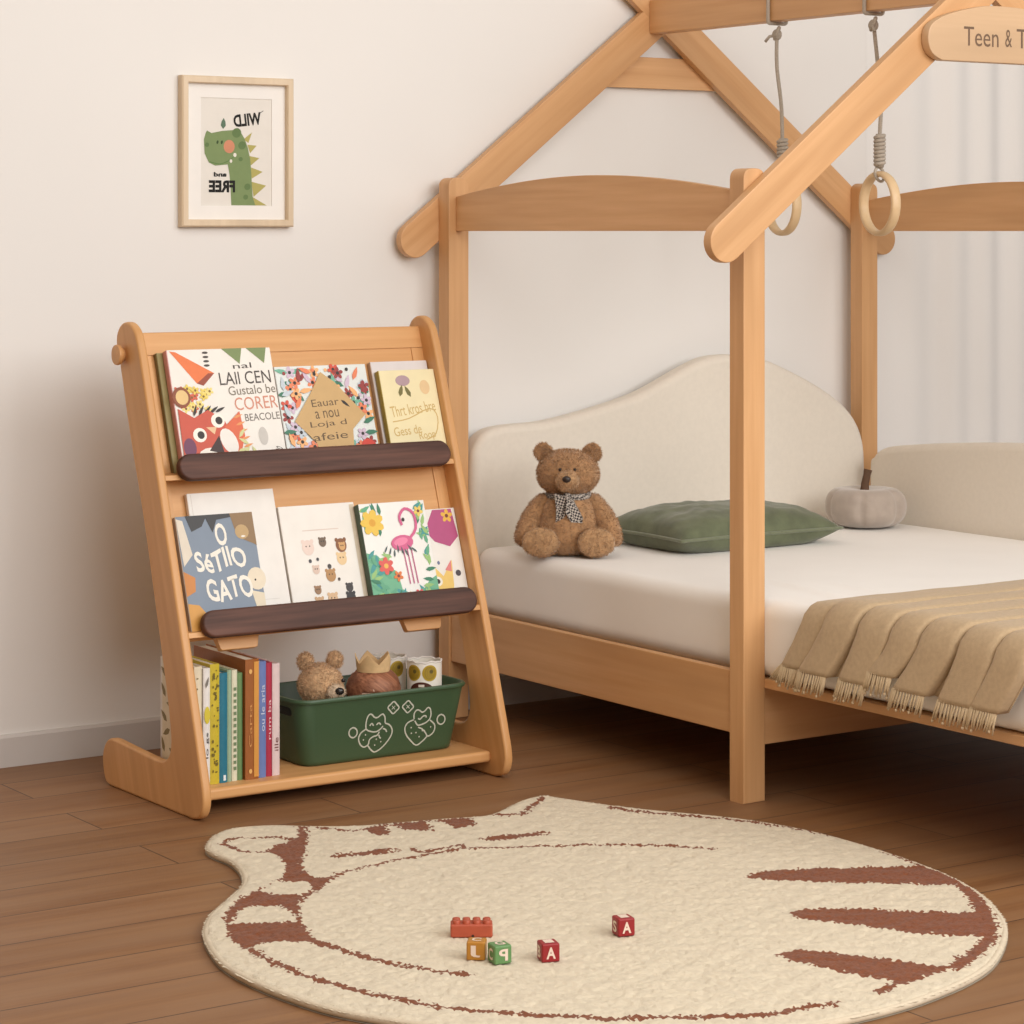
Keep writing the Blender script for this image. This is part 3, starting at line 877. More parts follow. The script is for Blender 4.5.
def art_kraft(A, w, h):
    rnd = random.Random(8)
    pal = [rgb(206, 82, 62), rgb(226, 130, 92), rgb(112, 176, 152), rgb(60, 120, 96), rgb(192, 204, 214), rgb(236, 176, 120), rgb(150, 60, 58), rgb(206, 186, 206)]
    for k in range(190):
        x, y = rnd.random(), rnd.random()
        if abs(x-.5)/.42+abs(y-.45)/.52 < 1: continue
        x = min(max(x, .06), .94); y = min(max(y, .05), .95)
        c = rnd.choice(pal); q = rnd.random()
        if q < .4: A.leaf(w*x, h*y, h*.075, h*.025, rnd.uniform(0, 3), c)
        elif q < .75: A.flower(w*x, h*y, h*.062, c, K)
        else: A.ell(w*x, h*y, h*.018, h*.018, rnd.choice([K, c]))
    A.poly([(w*.12, h*.44), (w*.34, h*.72), (w*.48, h*.93), (w*.62, h*.82), (w*.90, h*.48), (w*.74, h*.34), (w*.70, 0), (w*.36, 0), (w*.32, h*.22)], rgb(198, 164, 112))
    for t_, y, ww in (('Eauar', .62, .30), ('a nou', .50, .26), ('Loja d', .40, .40), ('afeie', .28, .38)):
        A.text(t_, w*.48, h*y, w*ww, h*.075, rgb(96, 76, 50), .05)
    A.ell(w*.72, h*.08, h*.085, h*.07, rgb(200, 60, 50)); A.ell(w*.89, h*.14, h*.085, h*.10, rgb(206, 66, 54), .6); A.leaf(w*.70, h*.60, h*.06, h*.016, -.7, K)
def art_yellow(A, w, h):
    a = rgb(206, 176, 110)
    A.ell(w*.40, h*.88, w*.13, h*.06, rgb(176, 150, 158)); A.leaf(w*.34, h*.77, h*.07, h*.026, 1.2, rgb(116, 110, 62)); A.leaf(w*.46, h*.76, h*.07, h*.026, 2.0, rgb(116, 110, 62))
    A.ell(w*.78, h*.80, w*.09, h*.08, rgb(226, 196, 150))
    A.text('Thrt kros bre', w*.50, h*.565, w*.82, h*.12, a, .10)
    A.line([(w*.10, h*.43), (w*.40, h*.46), (w*.80, h*.56), (w*.92, h*.46), (w*.84, h*.28), (w*.66, h*.22)], h*.012, a)
    A.text('Gess de', w*.34, h*.33, w*.50, h*.10, a, .08); A.text('Roop', w*.68, h*.26, w*.30, h*.11, a, .08)
    for k in range(5): A.ell(w*(.36+.13*k), h*(.035+.02*(k % 2)), w*.02, h*.012, K)
def art_gato(A, w, h):
    c = rgb(232, 228, 218); rnd = random.Random(2)
    A.poly([(w*.12, h), (w*.18, h*.86), (w*.32, h*.90), (w*.38, h*.97), (w*.45, h*.84), (w*.52, h*.95), (w*.74, h*.97), (w*.74, h)], rgb(56, 56, 58))
    A.poly([(w*.70, h), (w*.74, h*.86), (w*.84, h*.76), (w*.96, h*.72), (w, h*.70), (w, h)], rgb(140, 112, 78)); A.ell(w*.83, h*.83, w*.09, h*.065, rgb(184, 154, 108)); A.leaf(w*.84, h*.79, h*.025, h*.009, 0, c)
    A.ell(w*.93, h*.41, w*.12, h*.10, rgb(224, 212, 190)); A.ell(w*.91, h*.40, w*.012, h*.010, K); A.poly([(w*.84, h*.31), (w, h*.28), (w, 0), (w*.80, 0), (w*.88, h*.15)], rgb(222, 210, 186))
    A.poly([(0, h*.52), (w*.14, h*.46), (w*.12, h*.34), (0, h*.30)], rgb(196, 128, 62)); A.poly([(0, h*.24), (w*.14, h*.22), (w*.30, h*.06), (w*.34, 0), (0, 0)], rgb(206, 150, 70))
    A.poly([(0, h*.98), (w*.08, h*.96), (w*.15, h*.66), (w*.02, h*.56)], rgb(216, 206, 190))
    A.text('O', w*.55, h*.82, w*.15, h*.20, c, .06, weight=.025)
    A.text('SéTIlO', w*.50, h*.60, w*.66, h*.18, c, .12, weight=.025, wob=h*.02)
    A.text('GATO', w*.56, h*.345, w*.60, h*.20, c, .10, weight=.025, wob=h*.015)
def art_white(A, w, h):
    A.rect(w*.60, h*.17, w*.88, h*.172, rgb(190, 184, 176)); A.line([(w*.035, h*.01), (w*.035, h*.99)], .0007, rgb(196, 188, 178), sub=1)
def art_animals(A, w, h):
    rnd = random.Random(6); A.rect(w*.26, h*.768, w*.74, h*.776, rgb(214, 196, 186))
    A.rect(w*.93, 0, w*.99, h*.98, rgb(206, 192, 170))
    for (x, y, c, r) in ((.30, .62, rgb(226, 206, 196), .06), (.50, .66, rgb(110, 92, 76), .038), (.74, .62, rgb(132, 84, 50), .055), (.75, .61, rgb(206, 160, 104), .032), (.72, .50, rgb(226, 196, 150), .05), (.30, .50, rgb(90, 92, 100), .016), (.40, .51, rgb(90, 92, 100), .014),
                     (.36, .42, rgb(214, 190, 176), .035), (.54, .44, rgb(80, 76, 74), .02), (.54, .36, rgb(176, 134, 86), .05), (.64, .32, rgb(120, 108, 96), .014), (.34, .24, rgb(150, 116, 84), .034), (.34, .13, rgb(196, 160, 122), .044), (.52, .15, rgb(212, 178, 140), .05), (.52, .07, rgb(190, 150, 112), .036),
                     (.76, .24, rgb(60, 56, 56), .036), (.76, .15, rgb(44, 42, 44), .046), (.76, .08, rgb(70, 66, 64), .04)):
        A.ell(w*x, h*y, h*r, h*r*1.15, c)
        A.ell(w*x-h*r*.3, h*y+h*r*.2, h*.006, h*.007, K); A.ell(w*x+h*r*.3, h*y+h*r*.2, h*.006, h*.007, K)
        if r > .03: A.ell(w*x-h*r*.75, h*y+h*r*.9, h*r*.3, h*r*.34, c); A.ell(w*x+h*r*.75, h*y+h*r*.9, h*r*.3, h*r*.34, c)
def art_flamingo(A, w, h):
    rnd = random.Random(5); G = [rgb(96, 166, 132), rgb(58, 126, 98), rgb(150, 190, 120), rgb(70, 150, 150)]; P = rgb(206, 96, 140)
    A.poly([(0, 0), (w, 0), (w, h*.30), (w*.88, h*.26), (w*.80, h*.20), (w*.60, h*.14), (w*.45, h*.20), (w*.42, h*.36), (w*.28, h*.42), (w*.16, h*.52), (0, h*.55)], rgb(110, 176, 140))
    for k in range(190):
        x, y = rnd.random(), rnd.random()
        if (.30 < x < .84 and y > .22) or (x < .3 and y > .55 and y < .75): continue
        A.leaf(w*min(.93, max(.07, x)), h*min(.95, max(.05, y)), h*.058, h*.019, rnd.uniform(0, 3), rnd.choice(G))
    A.flower(w*.16, h*.82, h*.12, rgb(226, 190, 76), rgb(216, 160, 50), 7); A.flower(w*.26, h*.42, h*.08, rgb(214, 92, 84), rgb(226, 180, 90), 6)
    for x, y, c in ((.42, .32, rgb(216, 120, 60)), (.56, .12, rgb(226, 196, 90)), (.70, .14, rgb(210, 84, 84)), (.80, .10, rgb(226, 140, 120)), (.88, .90, rgb(230, 200, 100))): A.flower(w*x, h*y, h*.05, c, rgb(120, 60, 50))
    A.rect(w*.46, h*.02, w*.86, h*.11, rgb(196, 222, 206))
    A.ell(w*.56, h*.62, w*.17, h*.07, P, .1); A.ell(w*.54, h*.63, w*.11, h*.035, rgb(226, 130, 166), .2)
    A.line([(w*.66, h*.64), (w*.80, h*.74), (w*.80, h*.88), (w*.68, h*.93), (w*.58, h*.86), (w*.60, h*.78)], h*.026, P); A.ell(w*.63, h*.83, h*.016, h*.018, K)
    for x in (.56, .62, .68): A.line([(w*x, h*.56), (w*(x+.01), h*.40), (w*(x+.02), h*.24)], h*.010, rgb(190, 90, 136), sub=1)
    for k in range(8): A.leaf(w*(.30+.06*k), h*(.57-.02*(k % 3)), h*.04, h*.008, 1.0+.2*k, rgb(60, 84, 88))
def art_dress(A, w, h):
    A.poly([(w*.26, h*.78), (w*.50, h*.99), (w*.92, h*.99), (w*.98, h*.70), (w*.76, h*.60), (w*.44, h*.66)], rgb(178, 80, 128)); A.flower(w*.80, h*.92, h*.07, rgb(226, 180, 70), rgb(120, 60, 40))
    A.poly([(w*.10, 0), (w*.10, h*.30), (w*.30, h*.42), (w*.50, h*.30), (w*.74, h*.46), (w*.70, h*.20), (w*.62, 0)], rgb(232, 198, 112)); A.ell(w*.36, h*.25, w*.10, h*.05, rgb(236, 232, 220)); A.ell(w*.36, h*.25, w*.05, h*.026, K)
    A.poly([(w*.56, h*.36), (w*.72, h*.46), (w*.70, h*.34)], rgb(220, 130, 130))
    for y in (.32, .14): A.ell(w*.84, h*y, w*.06, h*.032, rgb(70, 64, 72))
    A.ell(w*.44, h*.44, w*.03, h*.02, rgb(110, 120, 150))
zu, zl = .6308, .3408
face_book(2.264, 2.480, zu, .861, .034, .012, (.30, .25, .10), 'thin olive-spined book peeking out behind the red fox book', rgb(110, 100, 56), group='picture books facing out on the bookshelf ledges')
face_book(2.276, 2.506, zu, .867, .014, .018, (.80, .77, .72), 'white picture book with a red fox and an orange cone on the upper ledge', rgb(206, 150, 150), art_fox)
face_book(2.518, 2.731, zu, .827, .030, .014, (.72, .76, .74), 'picture book with a kraft paper star among bright flowers, middle of the upper ledge', rgb(176, 172, 166), art_kraft)
face_book(2.747, 2.884, zu, .830, .034, .012, (.70, .66, .66), 'pale lilac book mostly hidden behind the yellow book on the upper ledge', rgb(176, 150, 130))
face_book(2.752, 2.886, zu, .813, .016, .016, (.83, .74, .46), 'pale yellow picture book at the right end of the upper ledge', rgb(160, 140, 60), art_yellow)
face_book(2.284, 2.473, zl, .591, .034, .012, (.78, .75, .71), 'tall plain white book behind the blue-grey lettered book on the lower ledge', None, art_white)
face_book(2.240, 2.406, zl, .552, .012, .020, rgb(120, 134, 152), 'blue-grey picture book lettered O SéTIlO GATO on the lower ledge', rgb(180, 160, 140), art_gato)
face_book(2.478, 2.650, zl, .555, .032, .014, (.80, .77, .72), 'white book with rows of small animal drawings in the middle of the lower ledge', None, art_animals)
face_book(2.648, 2.803, zl, .552, .012, .018, (.82, .82, .79), 'picture book with a pink flamingo among green leaves on the lower ledge', rgb(60, 80, 60), art_flamingo)
face_book(2.778, 2.886, zl, .530, .032, .013, (.80, .78, .74), 'white book with a magenta dress drawing beside the flamingo book', None, art_dress)

def spine_book(x0, x1, yf, dep, h, cover, label, deco=None, gap=.0004):
    x0 += gap; x1 -= gap
    root = thing('book', (x0, yf, .0502), label, 'book', group='books standing on the bottom shelf')
    w = x1-x0; cm = plain('book cover', cover, .45, .05, 60)
    bm = bm_box(0, .0018, 0, dep, 0, h, .0005, 1); bm_box(w-.0018, w, 0, dep, 0, h, .0005, 1, bm)
    # rounded spine
    n = 6; V, Fc = [], []
    for z in (0, h):
        for k in range(n+1): V.append((w*k/n, -.0025*math.sin(PI*k/n), z))
        for k in range(n, -1, -1): V.append((w*k/n, .0018, z))
    m = 2*(n+1); Fc.append(tuple(range(m-1, -1, -1))); Fc.append(tuple(range(m, 2*m)))
    for k in range(m): Fc.append((k, (k+1) % m, m+(k+1) % m, m+k))
    obj('cover', bm, cm, root, local=True, smooth=0)
    I = [0]*len(Fc); mats = [cm]
    if deco:
        A = Art(lambda u, v, hh: (u, -.0027-hh, v)); deco(A, w, h); o = len(V)
        V += A.V; Fc += [tuple(i+o for i in f) for f in A.F]; I += [k+1 for k in A.I]; mats += A.mats
    obj('spine', (V, Fc, I), mats, root, local=True, smooth=30)
    obj('pages', bm_box(.0018, w-.0018, .002, dep-.003, .003, h-.003, 0), PAGES, root, local=True, smooth=0)
    return root
def d_text(s, c, y=.5, l=.5):
    return lambda A, w, h: A.text(s, w*.5, h*y, h*l, w*.5, c, PI/2)
def d_dots(c, n, seed, y0=.05, y1=.95):
    def f(A, w, h):
        rnd = random.Random(seed)
        for k in range(n): A.ell(w*rnd.uniform(.2, .8), h*rnd.uniform(y0, y1), w*rnd.uniform(.05, .14), h*rnd.uniform(.006, .016), c)
    return f
def d_white(A, w, h):
    A.ell(w*.5, h*.60, w*.42, h*.075, rgb(206, 190, 60)); A.text('lo gs', w*.55, h*.34, h*.22, w*.5, K, PI/2)
    A.leaf(w*.5, h*.88, h*.05, w*.2, 1.3, rgb(120, 116, 110))
def d_dash(c): 
    def f(A, w, h):
        for k in range(14): A.rect(w*.25, h*(.10+.055*k), w*.75, h*(.13+.055*k), c)
    return f
def d_orn(A, w, h):
    A.rect(w*.60, h*.02, w*.96, h*.98, rgb(206, 146, 66)); A.text('Carta', w*.34, h*.45, h*.36, w*.22, rgb(206, 146, 84), PI/2)
    A.ell(w*.34, h*.90, w*.12, h*.02, rgb(220, 170, 100)); A.ell(w*.34, h*.07, w*.12, h*.02, rgb(220, 170, 100))
b0 = spine_book(2.2375, 2.2545, -.598, .134, .226, (.72, .64, .48), 'cream book with brown leaf patterns, its back end showing behind the left side panel', d_dots(rgb(120, 104, 66), 6, 1))
A = Art(lambda u, v, hh: (-hh, v, u))
for k, (z, y, r) in enumerate(((.20, .125, 1.0), (.19, .095, .3), (.165, .128, .6), (.14, .10, 1.5), (.115, .126, .9), (.085, .115, 2.), (.06, .13, .4), (.05, .09, 1.2))):
    A.leaf(z, y, .016, .006, r, rgb(128, 112, 66))
A.build('side_print', b0)
spine_book(2.2545, 2.2695, -.602, .18, .222, (.76, .74, .72), 'white book with a yellow spot on its spine on the bottom shelf', d_white)
spine_book(2.2695, 2.2905, -.600, .17, .228, rgb(196, 176, 50), 'bright yellow patterned book on the bottom shelf', d_dots(rgb(110, 96, 30), 40, 5))
spine_book(2.2905, 2.3085, -.598, .17, .209, rgb(34, 112, 136), 'teal blue book between the yellow book and the pale green book', lambda A, w, h: A.rect(w*.45, h*.02, w*.75, h*.07, rgb(220, 230, 235)))
spine_book(2.3085, 2.3185, -.596, .16, .213, rgb(150, 176, 150), 'thin pale green book right of the teal book')
spine_book(2.3185, 2.3310, -.596, .16, .212, rgb(216, 214, 190), 'white book with small green print right of the thin pale green book', d_dash(rgb(110, 130, 96)))
spine_book(2.3310, 2.3435, -.594, .15, .205, rgb(104, 138, 90), 'leaf green book left of the thick brown book')
spine_book(2.3445, 2.3745, -.602, .215, .230, rgb(150, 88, 36), 'thick brown and ochre book, tallest in the bottom shelf row', d_orn)
spine_book(2.3750, 2.3925, -.598, .16, .223, rgb(104, 124, 178), 'blue book right of the thick brown book', d_text('ou le aria', rgb(200, 208, 226), .6, .4))
spine_book(2.3925, 2.4065, -.596, .16, .219, rgb(168, 44, 70), 'crimson book right of the blue book', d_text('rum ba', rgb(225, 190, 195), .5, .35))
spine_book(2.4065, 2.4235, -.596, .16, .216, rgb(216, 196, 196), 'pale pink book at the right end of the row beside the green bin', d_text('ille', rgb(110, 60, 60), .28, .12))

# ================================================================== STORAGE BIN
def bin_():
    root = thing('storage_bin', (2.66, -.49, .0505), 'dark green plastic bin with white cat outlines on the bottom shelf', 'storage bin')
    gm = plain('green plastic', rgb(58, 84, 58), .42, .03, 8)
    cx, cy = 2.668, -.487
    def loop(hx, hy, r, z, n=6):
        pts = round_poly([(cx-hx, cy-hy), (cx+hx, cy-hy), (cx+hx, cy+hy), (cx-hx, cy+hy)], r, n)
        return [(x, y, z) for x, y in pts]
    z0 = .0505
    rows = [loop(.170, .080, .03, z0), loop(.1745, .085, .034, z0+.003), loop(.1765, .087, .036, z0+.010), loop(.195, .103, .036, z0+.124), loop(.196, .104, .042, z0+.126),
            loop(.201, .1085, .045, z0+.127), loop(.202, .1095, .045, z0+.131), loop(.200, .1075, .045, z0+.1345), loop(.195, .1025, .042, z0+.1345),
            loop(.1925, .100, .040, z0+.130), loop(.174, .0845, .034, z0+.012), loop(.170, .080, .03, z0+.006)]
    V, Fc = [], []; n = len(rows[0])
    for r in rows: V += r
    for i in range(len(rows)-1):
        for k in range(n): Fc.append((i*n+k, i*n+(k+1) % n, (i+1)*n+(k+1) % n, (i+1)*n+k))
    Fc.append(tuple(range(n-1, -1, -1))); Fc.append(tuple((len(rows)-1)*n+k for k in range(n)))
    body = obj('body', (V, Fc), gm, root, smooth=50)
    # hand slots at both ends
    for s in (-1, 1):
        xo = lambda z: cx+s*(.1765+(.195-.1765)*(z-z0-.010)/.114+.0006)
        pts = round_poly([(-.062, .149), (.062, .149), (.062, .166), (-.062, .166)], .008, 5)
        V = [(xo(z), cy+y, z) for y, z in pts]; W = [(xo(z)-s*.001, cy+y, z) for y, z in pts]
        k = len(pts); F2 = [tuple(range(k))]+[(i, (i+1) % k, k+(i+1) % k, k+i) for i in range(k)]
        obj('hand_slot', (V+W, F2), plain('dark slot', (.008, .012, .008), .8, .05), body, smooth=0)['label'] = 'dark hand slot in the bin end'
    # white outlines printed on the front
    def fy(z): return cy-(.087+(.103-.087)*(z-z0-.010)/.114)
    A = Art(lambda u, v, h: (u, fy(v)-h, v), .6)
    c = rgb(188, 190, 176); w = .0029
    def Z(pts):
        o = []
        for a, b in pts:
            px, py = 340+a/8.533, 690+b/8.533
            o.append((2.477+(px-300)*.002327, .188-(py-699)*.00219-(px-300)*.000245))
        return o
    L = lambda p, cl=False: A.line(Z(p), w, c, cl)
    L([(365, 255), (362, 215), (345, 188), (325, 192), (300, 212), (272, 212), (245, 188), (222, 194), (205, 235), (205, 300), (240, 322), (290, 326), (325, 308), (350, 280)])
    L([(205, 305), (165, 335), (148, 378), (165, 425), (200, 447), (235, 425), (240, 392), (268, 366), (305, 354), (322, 325)])
    L([(232, 437), (262, 470), (295, 486), (345, 458), (395, 405), (427, 350), (430, 308), (405, 272), (365, 258)])
    L([(235, 280), (252, 260), (268, 278)]); L([(292, 272), (312, 256), (330, 270)])
    L([(350, 300), (372, 308), (386, 328)]); L([(320, 350), (325, 368), (338, 378)])
    for x, y in ((205, 350), (190, 390), (290, 432), (340, 405), (300, 385)): A.ell(*Z([(x, y)])[0], .0016, .0016, c)
    L([(615, 228), (612, 185), (632, 155), (658, 158), (682, 172), (706, 160), (728, 135), (750, 145), (760, 185), (752, 225), (725, 252), (690, 268), (650, 275), (622, 240)])
    L([(612, 232), (562, 256), (540, 300), (556, 352), (600, 400), (650, 436), (702, 404), (742, 362)])
    L([(755, 235), (796, 268), (802, 308), (782, 345), (745, 364), (722, 335), (690, 306), (655, 292)])
    L([(650, 222), (668, 228), (690, 205), (715, 200), (720, 215)]); L([(690, 320), (712, 318), (715, 335)])
    for x, y in ((595, 295), (640, 335), (765, 290), (670, 368), (600, 340)): A.ell(*Z([(x, y)])[0], .0016, .0016, c)
    for x, y in ((428, 135), (553, 128)):
        L([(x, y-48), (x+26, y-26), (x+48, y), (x+26, y+26), (x, y+48), (x-26, y+26), (x-48, y), (x-26, y-26)], True)
        for q in ((-14, -14), (14, -14), (14, 14), (-14, 14)): A.line(Z([(x, y), (x+q[0], y+q[1])]), .0014, c, sub=1)
    for x, y in ((97, 332), (852, 230)): L([(x, y-40), (x+26, y-26), (x+35, y), (x+26, y+26), (x, y+40), (x-26, y+26), (x-35, y), (x-26, y-26)], True)
    A.build('cat_outlines', body, local=False)
bin_()
BZ = .0575
def bin_bear():
    root = thing('plush_bear', (2.561, -.508, BZ), 'small fuzzy tan bear peeking out of the left end of the green bin', 'plush toy', (0, 0, R(-18)))
    m = plain('tan plush', (.56, .36, .20), .95, .22, 110, .3, 500, .3); lt = plain('pale muzzle plush', (.60, .47, .34), .95, .1, 100)
    def part(name, g, n, sd, mm=m, par=root): return obj(name, fur(g, n, .006, .0014, sd, .1, .7), mm, par, local=True, smooth=180)
    part('body', ellipsoid((0, 0, .056), (.045, .040, .054), 20), 1500, 51)
    hc = Vector((.002, -.006, .142))
    hd = part('head', ellipsoid(hc, (.0445, .041, .041), 24), 4200, 52)
    for s in (-1, 1): part('ear', ellipsoid(hc+Vector((s*.030, .004, .046)), (.0165, .010, .0175), 14), 900, 53+s)
    part('muzzle', ellipsoid(hc+Vector((.022, -.040, -.010)), (.019, .017, .0155), 16), 700, 56, lt, hd)
    obj('nose', ellipsoid(hc+Vector((.027, -.0555, -.006)), (.0095, .006, .0075), 12), plain('black bead', (.012, .01, .01), .25, .05), hd, local=True, smooth=180)
    for s in (-1, 1): obj('eye', ellipsoid(hc+Vector((.016+s*.022, -.036-.002*s, .012)), (.0045, .004, .0045), 10), plain('black bead', (.012, .01, .01), .25, .05), hd, local=True, smooth=180)
bin_bear()
def doll():
    root = thing('crowned_doll', (2.684, -.514, BZ), 'brown haired doll with a small beige crown in the middle of the green bin', 'doll', (0, 0, R(-30)))
    skin = plain('doll cloth', (.62, .42, .31), .9, .04); hair = wood('brown yarn hair', (.16, .050, .022), (.46, .20, .105), (.8, 0, -.6), .6, 190, 16)
    obj('body', lathe([(.001, 0), (.036, .002), (.044, .02), (.040, .05), (.028, .078), (.012, .086)], n=24), plain('doll dress', (.52, .40, .36), .9, .08), root, local=True, smooth=180)
    hc = Vector((0, 0, .118))
    hd = obj('head', ellipsoid(hc, (.050, .046, .042), 28), skin, root, local=True, smooth=180)
    V, Fc = ellipsoid((0, 0, 0), (1, 1, 1), 56)
    out = []
    for v in V:
        g = 1+.018*math.sin(26*math.atan2(v.z+.55*v.x, v.y*.6+1.2)+3*v.x)
        out.append(hc+Vector((v.x*.0555*g, .004+v.y*.050*g, .002+v.z*.0475*g)))
    keep = []
    for f in Fc:
        c = sum((V[i] for i in f), Vector())/4
        if c.z < -.35: continue
        if c.y < -.45 and abs(c.x) < .40-.45*c.z and c.z < .02 and c.x < .30-.9*c.z: continue
        keep.append(f)
    h = obj('hair', (out, keep), hair, root, local=True, smooth=180)
    md = h.modifiers.new('thickness', 'SOLIDIFY'); md.thickness = .003; md.offset = -1
    n = 40; V, Fc = [], []
    for q, rr in ((0, 0), (1, .002)):
        for k in range(n):
            a = 2*PI*k/n; ph = (k*5/n) % 1; zt = .016+.020*(1-abs(2*ph-1))
            for z in (0, zt): V.append(((.031+rr+z*.12)*math.cos(a), (.027+rr+z*.12)*math.sin(a), .157+z))
    for k in range(n):
        a, b = 2*k, 2*((k+1) % n); o = 2*n
        Fc += [(a, b, b+1, a+1), (a+o, a+1+o, b+1+o, b+o), (a+1, b+1, b+1+o, a+1+o), (a, a+o, b+o, b)]
    obj('crown', (V, Fc), plain('beige felt crown', (.66, .46, .24), .9, .08, 80), root, local=True, smooth=30)['label'] = 'beige zigzag crown'
doll()
def canister(x, y, rz, h, label):
    root = thing('canister', (x, y, BZ), label, 'canister', (0, 0, rz), 'face printed canisters in the green bin')
    r = .0355; wm = plain('white card', (.72, .69, .62), .7, .04, 40)
    obj('body', lathe([(.001, 0), (r-.001, 0), (r, .001), (r, h-.001), (r-.0007, h), (r-.0022, h), (r-.0025, h-.001), (r-.0025, h-.03), (.001, h-.03)], n=40), wm, root, local=True, smooth=40)
    # crumpled rim of tape
    rim = [((r-.0012)*math.cos(a), (r-.0012)*math.sin(a), h+.0012*math.sin(5*a)+.001*math.sin(11*a)) for a in [2*PI*k/60 for k in range(60)]]
    obj('rim', tube(rim, .0022, 8, closed=True), plain('white paper rim', (.74, .71, .67), .8, .06, 60), root, local=True, smooth=180)
    A = Art(lambda u, v, hh: ((r+hh)*math.sin(u/r), -(r+hh)*math.cos(u/r), v), .6)
    A.sub = 3; yl = rgb(178, 150, 40); br = rgb(78, 36, 24)
    for sx in (-1, 1):
        A.ell(sx*.0175, h-.021, .0160, .0165, yl, n=24); A.ell(sx*.0175, h-.021, .0130, .0135, rgb(150, 124, 34), n=24); A.ell(sx*.0175+.003, h-.018, .004, .004, rgb(96, 84, 34))
    A.poly([(.026*math.cos(a), h-.058+.019*math.sin(a)) for a in [PI*k/16 for k in range(17)]], br)
    A.rect(-.006, h-.049, .006, h-.044, rgb(226, 214, 200))
    A.rect(-.026, h-.085, .026, h-.0585, rgb(200, 186, 160))
    A.build('printed_face', root)
canister(2.802, -.520, R(-42), .168, 'white canister with yellow round glasses at the right front of the green bin')
canister(2.768, -.437, R(-30), .168, 'white canister half hidden behind the front one and the crowned doll')

# ================================================================== RUG
OUT = [(2.111, -0.887), (2.168, -0.816), (2.223, -0.793), (2.29, -0.815), (2.35, -0.865), (2.429, -0.91), (2.572, -0.945), (2.65, -0.969), (2.702, -0.948), (2.783, -0.9), (2.839, -0.89), (2.855, -0.924), (2.897, -1.029), (2.94, -1.11), (3.027, -1.249), (3.073, -1.393), (3.082, -1.549), (3.068, -1.721), (3.032, -1.859), (2.971, -1.977), (2.891, -2.08), (2.766, -2.182), (2.666, -2.232), (2.554, -2.263), (2.464, -2.276), (2.384, -2.277), (2.314, -2.272), (2.23, -2.252), (2.152, -2.22), (2.071, -2.17), (1.998, -2.11), (1.932, -2.039), (1.885, -1.972), (1.858, -1.929), (1.818, -1.848), (1.798, -1.765), (1.787, -1.661), (1.791, -1.562), (1.815, -1.469), (1.851, -1.379), (1.906, -1.296), (1.968, -1.235), (2.022, -1.179), (2.055, -1.13), (2.082, -1.067), (2.098, -1.001), (2.098, -0.941)]
SPINE = [(2.317, -0.853), (2.328, -0.864), (2.289, -0.943), (2.226, -1.043), (2.181, -1.109), (2.155, -1.186), (2.183, -1.218), (2.141, -1.253), (2.106, -1.285), (2.076, -1.303), (2.05, -1.335), (2.012, -1.402), (1.984, -1.477), (1.967, -1.534), (1.943, -1.523), (1.914, -1.495), (1.873, -1.503), (1.857, -1.503), (1.863, -1.451), (1.892, -1.379), (1.903, -1.351), (1.946, -1.29), (1.998, -1.237), (2.044, -1.21), (2.092, -1.169), (2.112, -1.163), (2.139, -1.126), (2.163, -1.08), (2.178, -1.025), (2.178, -0.989), (2.218, -0.956), (2.261, -0.944), (2.29, -0.905)]
HOLE1 = [(2.04, -1.217), (2.09, -1.175), (2.136, -1.216), (2.116, -1.259), (2.082, -1.278), (2.047, -1.254)]
HOLE2 = [(1.9, -1.373), (1.954, -1.308), (1.992, -1.296), (2.023, -1.317), (2.017, -1.369), (1.999, -1.417), (1.954, -1.395)]
F1 = [(2.413, -0.93), (2.45, -0.943), (2.419, -1.009), (2.401, -0.973)]
F2 = [(2.472, -0.938), (2.532, -0.95), (2.505, -1.021), (2.461, -0.991)]
F3 = [(2.561, -0.958), (2.616, -0.975), (2.594, -1.025), (2.548, -1.026)]
E1 = [(2.262, -1.093), (2.268, -1.079), (2.369, -1.097), (2.359, -1.116)]
E2 = [(2.54, -1.137), (2.552, -1.119), (2.659, -1.145), (2.649, -1.161)]
C1 = [(2.754, -1.596), (2.816, -1.584), (2.915, -1.63), (3.006, -1.686), (3.067, -1.713), (3.057, -1.764), (3.027, -1.844), (2.97, -1.805), (2.9, -1.741), (2.814, -1.673), (2.777, -1.631)]
C2 = [(2.665, -1.808), (2.708, -1.816), (2.779, -1.855), (2.834, -1.911), (2.893, -1.963), (2.935, -1.986), (2.897, -2.035), (2.837, -2.089), (2.798, -2.062), (2.755, -2.015), (2.718, -1.942), (2.681, -1.887), (2.664, -1.847)]
C3 = [(2.5, -1.98), (2.546, -1.984), (2.579, -2.023), (2.609, -2.081), (2.641, -2.136), (2.678, -2.187), (2.621, -2.192), (2.561, -2.209), (2.536, -2.209), (2.553, -2.178), (2.537, -2.143), (2.518, -2.092), (2.501, -2.028)]
TOP = [(2.345, -0.872), (2.367, -0.926), (2.411, -0.941), (2.467, -0.938), (2.563, -0.959), (2.65, -0.969), (2.705, -0.998), (2.734, -0.984), (2.823, -0.911)]
MOUTH = [(2.405, -1.109), (2.396, -1.137), (2.418, -1.144), (2.444, -1.144), (2.474, -1.138), (2.489, -1.137), (2.475, -1.165)]
BELLY = [(2.174, -1.212), (2.25, -1.181), (2.324, -1.171), (2.395, -1.166), (2.464, -1.168), (2.575, -1.214), (2.707, -1.285), (2.709, -1.29), (2.778, -1.344), (2.839, -1.415)]
LOW = [(1.964, -1.529), (1.975, -1.592), (1.988, -1.669), (2.017, -1.741), (2.061, -1.81)]
